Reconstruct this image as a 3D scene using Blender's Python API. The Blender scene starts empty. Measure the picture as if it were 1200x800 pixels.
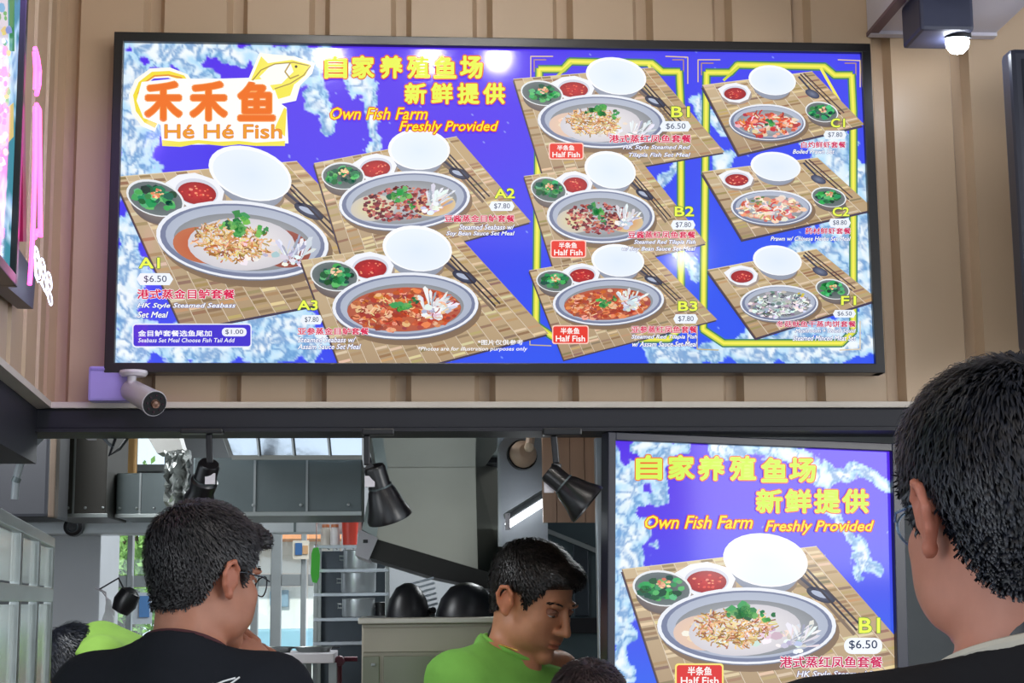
import bpy, bmesh, math, random
import numpy as np
from mathutils import Vector, Matrix
from mathutils.geometry import tessellate_polygon

# ------------------------------------------------------------------ camera
S = bpy.context.scene
COL = S.collection
F_PX = 1900.0
EYE = np.array([-0.2422, -3.587, 1.58])
def cam_axes(p, y, r):
    cp, sp, cy, sy, cr, sr = math.cos(p), math.sin(p), math.cos(y), math.sin(y), math.cos(r), math.sin(r)
    f = np.array([-sy*cp, cy*cp, sp]); rt = np.array([cy, sy, 0.0]); up = np.cross(rt, f)
    return rt*cr+up*sr, up*cr-rt*sr, f
RT, UP, FW = cam_axes(0.15743, -0.07385, -0.00955)
cd = bpy.data.cameras.new('camera'); cam = bpy.data.objects.new('camera', cd); COL.objects.link(cam)
cd.sensor_width = 36; cd.lens = F_PX/1200*36; cd.clip_start = 0.05; cd.clip_end = 200
cam.matrix_world = Matrix(((RT[0], UP[0], -FW[0], EYE[0]), (RT[1], UP[1], -FW[1], EYE[1]), (RT[2], UP[2], -FW[2], EYE[2]), (0, 0, 0, 1)))
S.camera = cam
S.view_settings.view_transform = 'Standard'; S.view_settings.look = 'None'
S.view_settings.exposure = 0.0; S.view_settings.gamma = 1.0; S.view_settings.use_curve_mapping = False

# ------------------------------------------------------------------ sky, sun, lights
W = bpy.data.worlds.new('world'); S.world = W; W.use_nodes = True
nt = W.node_tree; nt.nodes.clear()
wo = nt.nodes.new('ShaderNodeOutputWorld'); bg = nt.nodes.new('ShaderNodeBackground')
bg.inputs[0].default_value = (0.80, 0.90, 1.0, 1); bg.inputs[1].default_value = 1.55
nt.links.new(bg.outputs[0], wo.inputs[0])
def light(name, kind, loc, energy, color=(1, 1, 1), size=0.5, size_y=None, aim=None, **kw):
    ld = bpy.data.lights.new(name, kind); ld.energy = energy; ld.color = color
    if kind == 'AREA':
        ld.size = size
        if size_y: ld.shape = 'RECTANGLE'; ld.size_y = size_y
    for k, v in kw.items(): setattr(ld, k, v)
    o = bpy.data.objects.new(name, ld); COL.objects.link(o); o.location = loc
    if aim is not None: o.rotation_euler = (Vector(aim)-Vector(loc)).to_track_quat('-Z', 'Y').to_euler()
    return o
sun = light('sun', 'SUN', (-3, -6, 10), 3.5, (1, 0.97, 0.90), aim=(0, 8, 0)); sun.data.angle = 0.02
light('hall_ceiling_light', 'AREA', (-0.6, -3.2, 3.75), 23, (1, 0.93, 0.86), 3.0, 1.6, aim=(-0.4, -0.6, 0.8))
light('violet_sign_light', 'SPOT', (-0.72, -1.3, 3.0), 22, (0.42, 0.22, 1.0), aim=(-1.02, 0.06, 2.32), spot_size=math.radians(34), spot_blend=0.9, shadow_soft_size=0.08)
light('kitchen_fill_top', 'AREA', (0.3, 2.6, 2.55), 60, (0.93, 0.98, 1.0), 1.6, 1.0, aim=(0.2, 2.3, 0))  # added fill to brighten the kitchen; no real fitting hangs here
light('kitchen_fill_front', 'AREA', (-1.4, 0.6, 2.5), 16, (0.95, 0.98, 1.0), 0.5, 0.5, aim=(-0.6, 1.8, 1.2))  # added fill, hidden behind the beam, for brighter kitchen fronts
light('hall_side_fill_left', 'AREA', (-3.4, -3.6, 2.4), 60, (0.95, 0.97, 1.0), 1.8, 1.4, aim=(0.2, 0.8, 1.7))  # added fill into the kitchen, standing in for daylight from the open side
light('hall_side_fill_right', 'AREA', (3.8, -4.2, 2.4), 60, (1.0, 0.97, 0.93), 1.8, 1.4, aim=(0.0, 0.8, 1.7))  # matching added fill on the other open side

# ------------------------------------------------------------------ helpers
def lin(c):
    c = np.asarray(c, float)
    return np.where(c <= 0.04045, c/12.92, ((c+0.055)/1.055)**2.4)
def rgb(r, g, b): return tuple(lin([r/255, g/255, b/255]))
def at(px, py, Y):
    d = FW+RT*(px-600)/F_PX-UP*(py-400)/F_PX
    return EYE+d*((Y-EYE[1])/d[1])
def atz(px, py, z):
    d = FW+RT*(px-600)/F_PX-UP*(py-400)/F_PX
    return EYE+d*((z-EYE[2])/d[2])
MATS = {}
def mat(name, col, rough=0.5, metal=0.0, emit=0.0, var=0.08, scale=8.0, bump=0.0, bscale=60.0, stretch=(1, 1, 1), spec=0.5, ecol=None, alpha=1.0, trans=0.0):
    if name in MATS: return MATS[name]
    m = bpy.data.materials.new(name); m.use_nodes = True; n = m.node_tree; b = n.nodes['Principled BSDF']
    c = rgb(*col)
    tc = n.nodes.new('ShaderNodeTexCoord'); mp = n.nodes.new('ShaderNodeMapping'); mp.inputs['Scale'].default_value = stretch
    n.links.new(tc.outputs['Object'], mp.inputs[0])
    if var > 0:
        no = n.nodes.new('ShaderNodeTexNoise'); no.inputs['Scale'].default_value = scale; no.inputs['Detail'].default_value = 5
        n.links.new(mp.outputs[0], no.inputs['Vector'])
        mx = n.nodes.new('ShaderNodeMix'); mx.data_type = 'RGBA'
        mx.inputs[6].default_value = (*[x*(1-var*2) for x in c], 1); mx.inputs[7].default_value = (*[min(1, x*(1+var*2)) for x in c], 1)
        n.links.new(no.outputs['Fac'], mx.inputs[0]); n.links.new(mx.outputs[2], b.inputs['Base Color'])
    else: b.inputs['Base Color'].default_value = (*c, 1)
    b.inputs['Roughness'].default_value = rough; b.inputs['Metallic'].default_value = metal
    b.inputs['Specular IOR Level'].default_value = spec
    if emit:
        b.inputs['Emission Color'].default_value = (*(rgb(*ecol) if ecol else c), 1); b.inputs['Emission Strength'].default_value = emit
    if bump:
        n2 = n.nodes.new('ShaderNodeTexNoise'); n2.inputs['Scale'].default_value = bscale; n2.inputs['Detail'].default_value = 4
        n.links.new(mp.outputs[0], n2.inputs['Vector'])
        bp = n.nodes.new('ShaderNodeBump'); bp.inputs['Strength'].default_value = bump; bp.inputs['Distance'].default_value = 0.01
        n.links.new(n2.outputs['Fac'], bp.inputs['Height']); n.links.new(bp.outputs[0], b.inputs['Normal'])
    if trans: b.inputs['Transmission Weight'].default_value = trans
    if alpha < 1: b.inputs['Alpha'].default_value = alpha
    MATS[name] = m; return m

class MB:
    """collects geometry for ONE mesh object"""
    def __init__(s): s.bm = bmesh.new()
    def box(s, a, b, bev=0.0, M=None):
        a = np.minimum(a, b).astype(float) if 0 else np.array(a, float); b = np.array(b, float)
        lo, hi = np.minimum(a, b), np.maximum(a, b)
        r = bmesh.ops.create_cube(s.bm, size=1.0)
        for v in r['verts']: v.co = Vector([lo[i]+(v.co[i]+0.5)*(hi[i]-lo[i]) for i in range(3)])
        if bev:
            es = list({e for v in r['verts'] for e in v.link_edges})
            q = bmesh.ops.bevel(s.bm, geom=es, offset=bev, segments=2, affect='EDGES', profile=0.6)
            vs = list({v for f in q['faces'] for v in f.verts} | {v for v in r['verts'] if v.is_valid})
        else: vs = r['verts']
        if M is not None:
            for v in vs: v.co = M @ v.co
        return s
    def beam(s, p, q, w, h=None, up=(0, 0, 1), bev=0.0):
        p, q = Vector(p), Vector(q); h = h or w; d = q-p; L = d.length; z = d.normalized()
        u = Vector(up); x = u.cross(z)
        if x.length < 1e-5: x = Vector((1, 0, 0)).cross(z)
        x.normalize(); y = z.cross(x)
        M = Matrix(((x.x, y.x, z.x, p.x), (x.y, y.y, z.y, p.y), (x.z, y.z, z.z, p.z), (0, 0, 0, 1)))
        return s.box((-w/2, -h/2, 0), (w/2, h/2, L), bev, M)
    def tube(s, pts, r, n=8, cap=True, closed=False):
        pts = [Vector(p) for p in pts]; rs = r if hasattr(r, '__len__') else [r]*len(pts); rings = []
        N = len(pts); ref = None
        for i, p in enumerate(pts):
            a = pts[(i-1) % N] if (i > 0 or closed) else pts[i]; b = pts[(i+1) % N] if (i < N-1 or closed) else pts[i]
            t = (b-a).normalized()
            if ref is None: ref = Vector((0, 0, 1)) if abs(t.z) < 0.9 else Vector((1, 0, 0))
            x = (ref-t*ref.dot(t))
            if x.length < 1e-4: x = Vector((0, 1, 0)).cross(t)
            x.normalize(); y = t.cross(x); ref = x
            rings.append([s.bm.verts.new(p+(x*math.cos(k*2*math.pi/n)+y*math.sin(k*2*math.pi/n))*rs[i]) for k in range(n)])
        for i in range(N if closed else N-1):
            A, B = rings[i], rings[(i+1) % N]
            for k in range(n): s.bm.faces.new((A[k], A[(k+1) % n], B[(k+1) % n], B[k]))
        if cap and not closed:
            s.bm.faces.new(rings[0][::-1]); s.bm.faces.new(rings[-1])
        return s
    def lathe(s, prof, n=24, M=None, cap0=False, cap1=False):
        rings = []
        for r, z in prof:
            rings.append([s.bm.verts.new((M or Matrix()) @ Vector((r*math.cos(k*2*math.pi/n), r*math.sin(k*2*math.pi/n), z))) for k in range(n)])
        for A, B in zip(rings, rings[1:]):
            for k in range(n): s.bm.faces.new((A[k], A[(k+1) % n], B[(k+1) % n], B[k]))
        if cap0: s.bm.faces.new(rings[0][::-1])
        if cap1: s.bm.faces.new(rings[-1])
        return s
    def prism(s, pts, off):
        """polygon of 3-D points pushed along off"""
        off = Vector(off); A = [s.bm.verts.new(Vector(p)) for p in pts]; B = [s.bm.verts.new(Vector(p)+off) for p in pts]
        s.bm.faces.new(A); s.bm.faces.new(B[::-1])
        for i in range(len(A)):
            j = (i+1) % len(A); s.bm.faces.new((A[j], A[i], B[i], B[j]))
        return s
    def faces(s, vs, fs):
        V = [s.bm.verts.new(Vector(v)) for v in vs]
        for f in fs:
            try: s.bm.faces.new([V[i] for i in f])
            except ValueError: pass
        return s
    def build(s, name, m, parent=None, smooth=False, origin=None):
        me = bpy.data.meshes.new(name)
        bmesh.ops.recalc_face_normals(s.bm, faces=s.bm.faces)
        base = Vector((0, 0, 0))
        if parent is not None: base = world_base(parent)
        elif origin is not None: base = Vector(origin)
        for v in s.bm.verts: v.co -= base
        s.bm.to_mesh(me); s.bm.free()
        o = bpy.data.objects.new(name, me); COL.objects.link(o); me.materials.append(m)
        if smooth:
            me.shade_smooth()
            try: me.set_sharp_from_angle(angle=math.radians(38))
            except Exception: pass
        if parent is not None: o.parent = parent
        elif origin is not None: o.location = base
        return o
def world_base(o):
    b = Vector((0, 0, 0))
    while o is not None: b += o.location; o = o.parent
    return b
def tag(o, label=None, cat=None, group=None, kind=None):
    if label: o['label'] = label
    if cat: o['category'] = cat
    if group: o['group'] = group
    if kind: o['kind'] = kind
    return o
def thing(name, loc, label, cat, group=None):
    o = bpy.data.objects.new(name, None); COL.objects.link(o); o.location = Vector(loc); o.empty_display_size = 0.1
    return tag(o, label, cat, group)
def struct(o): o['kind'] = 'structure'; return o
def pbox(x0, y0, x1, y1, Y, depth, bev=0.0, mb=None):
    """a box whose front face at depth Y covers that pixel rectangle"""
    xm, ym = (x0+x1)/2, (y0+y1)/2; a = (at(x0, ym, Y)[0], 0, at(xm, y0, Y)[2]); b = (at(x1, ym, Y)[0], 0, at(xm, y1, Y)[2]); mb = mb or MB()
    mb.box((a[0], Y, a[2]), (b[0], Y+depth, b[2]), bev); return mb
def copy_tree(o, parent=None):
    c = o.copy(); COL.objects.link(c); c.parent = parent
    for ch in o.children: copy_tree(ch, c)
    return c
rnd = random.Random(7)

M_tan = mat('wall_tan_paint', (188, 162, 134), 0.42, 0.0, var=0.05, scale=3, bump=0.05, bscale=25, spec=0.6)
M_trim = mat('trim_pale', (205, 196, 186), 0.45)
M_dark = mat('beam_dark_paint', (24, 25, 36), 0.55, var=0.12, scale=5)
M_black = mat('black_plastic', (22, 22, 27), 0.35)
M_blackm = mat('black_metal', (17, 16, 20), 0.3, spec=0.6)
M_white = mat('white_plastic', (216, 212, 218), 0.4, var=0.03)
M_steel = mat('brushed_steel', (158, 164, 162), 0.32, 0.85, var=0.10, scale=4, stretch=(1, 1, 6))
M_steeld = mat('dull_steel', (96, 106, 108), 0.45, 0.55, var=0.14, scale=5)
M_mirror = mat('polished_steel', (205, 215, 225), 0.10, 1.0, var=0.05, scale=3, bump=0.15, bscale=5)
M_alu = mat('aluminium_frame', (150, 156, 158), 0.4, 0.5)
M_wood = mat('warm_panel', (156, 128, 108), 0.5, var=0.16, scale=6, stretch=(6, 6, 0.6))
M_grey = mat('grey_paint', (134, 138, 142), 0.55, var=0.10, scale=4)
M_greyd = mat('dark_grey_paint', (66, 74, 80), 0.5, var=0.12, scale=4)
# ------------------------------------------------------------------ room shell
WY = 0.06                       # front plane of the corrugated wall
ZL = 2.020                      # underside of the wall = top of the pale ledge
CX = -1.0198                    # inner corner with the left wall
# left wall direction, from the ledge line of the left wall
e0 = atz(0, 430, ZL); LD = Vector((e0[0]-CX, e0[1]-WY, 0)).normalized()
def corrugated(P0, D, N, L, z0, z1, first, skip_to=None):
    """trapezoid sheet from P0 along D; N points away from the viewer"""
    pr = []; pitch = 0.1907; x = first
    pr.append((0, 0))
    while x < L:
        for a, d in ((-0.024, 0), (-0.012, 0.03), (0.012, 0.03), (0.024, 0)):
            if 0 < x+a < L: pr.append((x+a, d))
        x += pitch
    pr.append((L, 0)); vs = []; fs = []
    for u, d in pr:
        p = P0+D*u+N*d; vs += [(p.x, p.y, z0), (p.x, p.y, z1)]
    n = len(pr)
    for i in range(n-1): fs.append((2*i, 2*i+2, 2*i+3, 2*i+1))
    # back sheet for thickness
    for u in (0, L):
        p = P0+D*u+N*0.07; vs += [(p.x, p.y, z0), (p.x, p.y, z1)]
    b = 2*n; fs += [(b, b+1, b+3, b+2), (0, 1, b+1, b), (2*n-2, b+2, b+3, 2*n-1)]
    return vs, fs
vs, fs = corrugated(Vector((CX, WY, 0)), Vector((1, 0, 0)), Vector((0, 1, 0)), 3.3, ZL, 3.9, -0.607-0.1907*2-CX)
struct(MB().faces(vs, fs).build('wall_back', M_tan))
NL = Vector((LD.y, -LD.x, 0)); NL = NL if NL.x < 0 else -NL
vs, fs = corrugated(Vector((CX, WY, 0)), LD, NL, 3.2, ZL, 3.9, 0.10)
struct(MB().faces(vs, fs).build('wall_left', M_tan))
# ledges and the dark lintel beams
struct(MB().box((CX, WY-0.022, ZL-0.014), (2.3, WY+0.07, ZL), 0.002).build('trim_1', M_trim))
P = Vector((CX, WY, ZL))
struct(MB().beam(P+LD*0.0-NL*0.0+Vector((0, 0, -0.007)), P+LD*3.2+Vector((0, 0, -0.007)), 0.045, 0.014).build('trim_2', M_trim))
struct(MB().box((CX-0.05, WY-0.012, ZL-0.060), (2.3, WY+0.12, ZL-0.0145), 0.004).box((CX-0.05, WY-0.03, ZL-0.068), (2.3, WY+0.12, ZL-0.060)).build('trim_3', M_dark))
struct(MB().beam(P+Vector((-0.09, 0.0, -0.075)), P+LD*3.2+Vector((-0.09, 0, -0.075)), 0.16, 0.12).build('trim_4', M_dark))
struct(MB().box((-5, -8.2, -0.1), (5, 5.2, 0)).build('floor', mat('floor_tiles', (120, 112, 104), 0.4, var=0.1, scale=2)))
struct(MB().box((-5, -8.2, 3.9), (5, 0.13, 4.0)).build('ceiling', mat('ceiling_paint', (150, 146, 142), 0.8, var=0.05)))
struct(MB().box((-5, -8.3, 2.7), (5, -8.2, 3.9)).build('wall_front', mat('hall_rear_wall', (110, 104, 100), 0.8, var=0.1, scale=1)))
# wall above the kitchen, pillar right of the opening, kitchen shell
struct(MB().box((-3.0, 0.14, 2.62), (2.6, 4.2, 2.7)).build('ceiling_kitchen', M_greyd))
KY = 4.0

# ------------------------------------------------------------------ flat print
class Plane:
    def __init__(s, o, U, V): s.o, s.U, s.V = np.array(o, float), np.array(U, float), np.array(V, float); s.n = np.cross(s.U, s.V); s.n /= np.linalg.norm(s.n); s.cu = s.U; s.cv = s.V; s.clip = (-9, 9, -9, 9)
    def __call__(s, px, py, lift=0.0):
        d = FW+RT*(px-600)/F_PX-UP*(py-400)/F_PX
        return EYE+d*(((s.o-EYE)@s.n)/(d@s.n))+s.n*lift
M_print = bpy.data.materials.new('backlit_print'); M_print.use_nodes = True
n_ = M_print.node_tree; b_ = n_.nodes['Principled BSDF']; a_ = n_.nodes.new('ShaderNodeAttribute'); a_.attribute_name = 'ink'
n_.links.new(a_.outputs['Color'], b_.inputs['Emission Color']); b_.inputs['Emission Strength'].default_value = 1.0
b_.inputs['Base Color'].default_value = (0.02, 0.02, 0.03, 1); b_.inputs['Roughness'].default_value = 0.09; b_.inputs['Specular IOR Level'].default_value = 0.28
M_print.cycles.emission_sampling = 'NONE'
M_back = bpy.data.materials.new('backlit_print_ground'); M_back.use_nodes = True
n_ = M_back.node_tree; b_ = n_.nodes['Principled BSDF']; a_ = n_.nodes.new('ShaderNodeAttribute'); a_.attribute_name = 'ink'
n_.links.new(a_.outputs['Color'], b_.inputs['Emission Color']); b_.inputs['Emission Strength'].default_value = 1.0
b_.inputs['Base Color'].default_value = (0.02, 0.02, 0.03, 1); b_.inputs['Roughness'].default_value = 0.09; b_.inputs['Specular IOR Level'].default_value = 0.28
M_back.cycles.emission_sampling = 'NONE'
GAIN = 1.0
LIFT = 0.000025
class Print:
    def __init__(s, plane, layer=0): s.pl = plane; s.v = []; s.f = []; s.c = []; s.layer = layer; s.T = None
    def up(s, n=1): s.layer += n; return s
    def raw(s, pts, tris, cols):
        b = len(s.v)
        P = np.array(pts, float)
        if s.T is not None: P = P @ s.T[:, :2].T + s.T[:, 2]
        if len(cols) == 3 and not hasattr(cols[0], '__len__'): C = np.repeat(lin(np.array(cols)/255.0)[None], len(P), 0)
        else: C = lin(np.array(cols, float)/255.0)
        d = FW+RT*((P[:, :1]-600)/F_PX)-UP*((P[:, 1:2]-400)/F_PX)
        V = EYE+d*(((s.pl.o+s.pl.n*(s.layer*LIFT+0.0004)-EYE)@s.pl.n)/(d@s.pl.n))[:, None]
        u = (V-s.pl.o)@s.pl.cu; w = (V-s.pl.o)@s.pl.cv; lo_u, hi_u, lo_w, hi_w = s.pl.clip
        if u.min() >= lo_u and u.max() <= hi_u and w.min() >= lo_w and w.max() <= hi_w:
            s.v += [tuple(v) for v in V]; s.c += [tuple(c) for c in C]; s.f += [tuple(b+i for i in t) for t in tris]; return s
        for t in tris:
            poly = [(u[i], w[i], V[i], C[i]) for i in t]
            for ax, lim, sg in ((0, lo_u, 1), (0, hi_u, -1), (1, lo_w, 1), (1, hi_w, -1)):
                out = []
                for i in range(len(poly)):
                    A, B = poly[i-1], poly[i]; da, db = (A[ax]-lim)*sg, (B[ax]-lim)*sg
                    if (da >= 0) != (db >= 0):
                        k = da/(da-db); out.append(tuple(A[j]+(B[j]-A[j])*k for j in range(4)))
                    if db >= 0: out.append(B)
                poly = out
                if len(poly) < 3: break
            if len(poly) < 3: continue
            b = len(s.v); s.v += [tuple(q[2]) for q in poly]; s.c += [tuple(q[3]) for q in poly]
            s.f += [(b, b+i, b+i+1) for i in range(1, len(poly)-1)]
        return s
    def poly(s, pts, col):
        t = tessellate_polygon([[Vector((p[0], p[1], 0)) for p in pts]])
        return s.raw(pts, t, col)
    def ell(s, cx, cy, rx, ry, rot=0, col=(255, 255, 255), col2=None, n=28):
        """ellipse; col at the centre, col2 at the rim"""
        a = math.radians(rot); ca, sa = math.cos(a), math.sin(a); pts = [(cx, cy)]
        for k in range(n):
            t = 2*math.pi*k/n; x, y = rx*math.cos(t), ry*math.sin(t); pts.append((cx+x*ca-y*sa, cy+x*sa+y*ca))
        tr = [(0, 1+k, 1+(k+1) % n) for k in range(n)]
        return s.raw(pts, tr, col if col2 is None else [col]+[col2]*n)
    def line(s, pts, w, col):
        for (x0, y0), (x1, y1) in zip(pts, pts[1:]):
            L = math.hypot(x1-x0, y1-y0) or 1; dx, dy = (x1-x0)/L*w/2, (y1-y0)/L*w/2
            s.raw([(x0-dy-dx*.3, y0+dx-dy*.3), (x0+dy-dx*.3, y0-dx-dy*.3), (x1+dy+dx*.3, y1-dx+dy*.3), (x1-dy+dx*.3, y1+dx+dy*.3)], [(0, 1, 2), (0, 2, 3)], col)
        return s
    def text(s, body, x0, y0, x1, y1, col, bold=0.02, shear=0.0, outline=None, ow=0.05, col_bot=None):
        V, T, bb = glyphs(body, 0.0, shear); big = (y1-y0) > 14
        def ring(r, c, n):
            for k in range(n):
                a = 2*math.pi*(k+.5)/n; s._put(V, T, bb, x0, y0, x1, y1, c, None, r*math.cos(a)*(y1-y0), r*math.sin(a)*(y1-y0))
        if outline is not None: ring(bold+ow, outline, 10 if big else 5); s.up()
        s._put(V, T, bb, x0, y0, x1, y1, col, col_bot)
        if bold > 0.005: ring(bold, col, 6 if big else 4)
        s.up(); return s
    def _put(s, V, T, bb, x0, y0, x1, y1, col, col_bot=None, ox=0, oy=0):
        sx = (x1-x0)/(bb[2]-bb[0]); sy = (y1-y0)/(bb[3]-bb[1])
        P = np.stack([x0+ox+(V[:, 0]-bb[0])*sx, y1+oy-(V[:, 1]-bb[1])*sy], -1)
        if col_bot is None: s.raw(P, T, col)
        else:
            t = np.clip((P[:, 1:2]-y0)/(y1-y0), 0, 1); s.raw(P, T, [tuple(c) for c in np.array(col)*(1-t)+np.array(col_bot)*t])
    def build(s, name, parent, m=None):
        me = bpy.data.meshes.new(name); base = np.array(world_base(parent))
        V = np.array(s.v)-base; Fs = np.array(s.f)
        # face the viewer
        A = V[Fs[:, 0]]; nn = np.cross(V[Fs[:, 1]]-A, V[Fs[:, 2]]-A) @ s.pl.n
        Fs[nn < 0] = Fs[nn < 0][:, ::-1]
        me.from_pydata(V.tolist(), [], Fs.tolist())
        at_ = me.color_attributes.new('ink', 'FLOAT_COLOR', 'POINT')
        c = np.ones((len(V), 4), np.float32); c[:, :3] = np.array(s.c)*GAIN; at_.data.foreach_set('color', c.ravel())
        o = bpy.data.objects.new(name, me); COL.objects.link(o); o.parent = parent; me.materials.append(m or M_print); return o
_G = {}
def glyphs(body, bold, shear):
    k = (body, round(bold, 4), shear)
    if k in _G: return _G[k]
    c = bpy.data.curves.new('lettering', 'FONT'); c.body = body; c.offset = bold; c.shear = shear; c.resolution_u = 2 if len(body) > 12 else 3
    o = bpy.data.objects.new('lettering', c); COL.objects.link(o); dg = bpy.context.evaluated_depsgraph_get(); dg.update()
    me = o.evaluated_get(dg).to_mesh(); V = np.array([v.co[:2] for v in me.vertices]); me.calc_loop_triangles()
    T = [tuple(t.vertices) for t in me.loop_triangles]
    o.evaluated_get(dg).to_mesh_clear(); bpy.data.objects.remove(o); bpy.data.curves.remove(c)
    bb = (V[:, 0].min(), V[:, 1].min(), V[:, 0].max(), V[:, 1].max()); _G[k] = (V, T, bb); return _G[k]

# value noise for the printed water splashes
_rs = np.random.RandomState(5); _tab = _rs.rand(256, 256)
def vnoise(x, y):
    xi = np.floor(x).astype(int); yi = np.floor(y).astype(int); fx = x-xi; fy = y-yi; fx = fx*fx*(3-2*fx); fy = fy*fy*(3-2*fy)
    g = lambda a, b: _tab[a % 256, b % 256]
    return (g(xi, yi)*(1-fx)+g(xi+1, yi)*fx)*(1-fy)+(g(xi, yi+1)*(1-fx)+g(xi+1, yi+1)*fx)*fy
def fbm(x, y, o=4):
    v = 0; a = 0.5
    for i in range(o): v = v+a*vnoise(x*2**i+i*17.3, y*2**i+i*9.1); a *= 0.5
    return v
def to_px(V):
    d = V-EYE; z = d@FW; return 600+F_PX*(d@RT)/z, 400-F_PX*(d@UP)/z
def splash_ground(pl, x0, y0, x1, y1, nx, ny, caps, ctop, cbot, parent, name, sc=1.0, grad=None):
    """the printed blue ground with its water splashes: a fine grid with a colour at each point"""
    a_, b_, c_, d_ = pl.clip; gu, gw = np.meshgrid(np.linspace(a_, b_, nx), np.linspace(d_, c_, ny))
    V = pl.o+gu[..., None]*pl.cu+gw[..., None]*pl.cv; X, Y = to_px(V)
    q = 1/(26.0*sc)
    wx = X+26*sc*(fbm(X*q, Y*q)-0.5); wy = Y+26*sc*(fbm(X*q+50, Y*q+20)-0.5)
    m = np.full(X.shape, -1.0)
    for (a, b, c, d, r) in caps:
        vx, vy = c-a, d-b; t = np.clip(((wx-a)*vx+(wy-b)*vy)/(vx*vx+vy*vy+1e-6), 0, 1)
        dd = np.hypot(wx-a-t*vx, wy-b-t*vy); m = np.maximum(m, 1-dd/r)
    n1 = fbm(X/(14*sc)+7, Y/(14*sc)+3, 4); m2 = m+(n1-0.47)*1.5
    mask = np.clip((m2-0.12)/0.10, 0, 1)
    rid = 1-np.abs(2*fbm(wx/(11*sc)+3, wy/(13*sc)+8, 4)-0.95)*3.2; rid = np.clip(rid*1.2, 0, 1)
    rid2 = np.clip((fbm(wx/(8*sc)+30, wy/(8*sc)+11, 4)-0.42)*5, 0, 1)
    t = np.clip((Y-y0)/(y1-y0), 0, 1)[..., None] if grad is None else grad(X, Y)[..., None]
    base = np.array(ctop)*(1-t)+np.array(cbot)*t
    white = np.array((244, 251, 255)); cy = np.array((178, 222, 250)); dk = np.array((34, 96, 176))
    inner = np.clip((m2-0.25)*1.6, 0, 1)[..., None]
    w = (cy*(1-inner)+white*inner); w = w*(1-0.55*rid2[..., None]*(1-0.5*inner))+cy*0.55*rid2[..., None]*(1-0.5*inner)
    w = w*(1-0.5*(rid**2)[..., None])+dk*0.5*(rid**2)[..., None]
    edge = np.clip(1-np.abs(m2-0.2)/0.07, 0, 1)[..., None]; w = w*(1-edge*.8)+np.array((225, 248, 255))*edge*.8
    C = base*(1-mask[..., None])+w*mask[..., None]
    dots = (vnoise(X/(3.2*sc)+90, Y/(3.2*sc)+5) > 0.975)[..., None]*0.6; C = C*(1-dots)+np.array((190, 225, 255))*dots
    V = V.reshape(-1, 3)-np.array(world_base(parent))
    i = (np.arange(ny-1)[:, None]*nx+np.arange(nx-1)).ravel(); Q = np.stack([i, i+nx, i+nx+1, i+1], -1)
    me = bpy.data.meshes.new(name); me.vertices.add(len(V)); me.vertices.foreach_set('co', V.astype(np.float32).ravel())
    me.loops.add(Q.size); me.loops.foreach_set('vertex_index', Q.ravel().astype(np.int32)); me.polygons.add(len(Q))
    me.polygons.foreach_set('loop_start', (np.arange(len(Q))*4).astype(np.int32)); me.update(calc_edges=True); me.validate()
    at_ = me.color_attributes.new('ink', 'FLOAT_COLOR', 'POINT'); c = np.ones((len(V), 4), np.float32); c[:, :3] = lin(C.reshape(-1, 3)/255)*GAIN
    at_.data.foreach_set('color', c.ravel())
    o = bpy.data.objects.new(name, me); COL.objects.link(o); o.parent = parent; me.materials.append(M_back); return o

# ---- the printed set meals
def affine(src, dst):
    A = np.array([[x, y, 1] for x, y in src], float); return np.linalg.solve(A, np.array(dst, float)).T
R_ = random.Random(11)
def blob(p, cx, cy, r, col, n=7, sq=0.6, jag=0.35):
    pts = []
    a0 = R_.random()*6
    for k in range(n):
        a = a0+2*math.pi*k/n; q = r*(1-jag*R_.random()); pts.append((cx+math.cos(a)*q, cy+math.sin(a)*q*sq))
    p.raw([(cx, cy)]+pts, [(0, 1+k, 1+(k+1) % n) for k in range(n)], col)
def jit(c, d): return tuple(max(0, min(255, x+R_.uniform(-d, d))) for x in c)
def scatter(p, cx, cy, rx, ry, n, cols, r0, r1, sq=0.6, d=18, lay=6):
    for i in range(n):
        a = R_.random()*2*math.pi; q = math.sqrt(R_.random()); L = p.layer; p.layer = L+R_.randrange(lay)
        blob(p, cx+rx*q*math.cos(a), cy+ry*q*math.sin(a), R_.uniform(r0, r1), jit(R_.choice(cols), d), sq=sq); p.layer = L
    p.up(lay)
def noodles(p, cx, cy, rx, ry, n, cols, w=1.3, ln=7, d=20, lay=6):
    for i in range(n):
        a = R_.random()*2*math.pi; q = math.sqrt(R_.random()); x, y = cx+rx*q*math.cos(a), cy+ry*q*math.sin(a); th = R_.random()*6.28; pts = [(x, y)]
        for k in range(3):
            th += R_.uniform(-.9, .9); x += math.cos(th)*ln/3; y += math.sin(th)*ln/3*.7; pts.append((x, y))
        L = p.layer; p.layer = L+R_.randrange(lay); p.line(pts, w, jit(R_.choice(cols), d)); p.layer = L
    p.up(lay)
def leaves(p, cx, cy, s, n=7):
    for i in range(n):
        a = R_.random()*6.28; x, y = cx+math.cos(a)*s*R_.random(), cy+math.sin(a)*s*.7*R_.random()
        p.layer += 1; blob(p, x, y, s*.42, jit(R_.choice([(60, 150, 80), (30, 105, 55), (110, 180, 90)]), 15), n=8, sq=.8, jag=.55)
        p.layer -= 1
    p.up(2)
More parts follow.
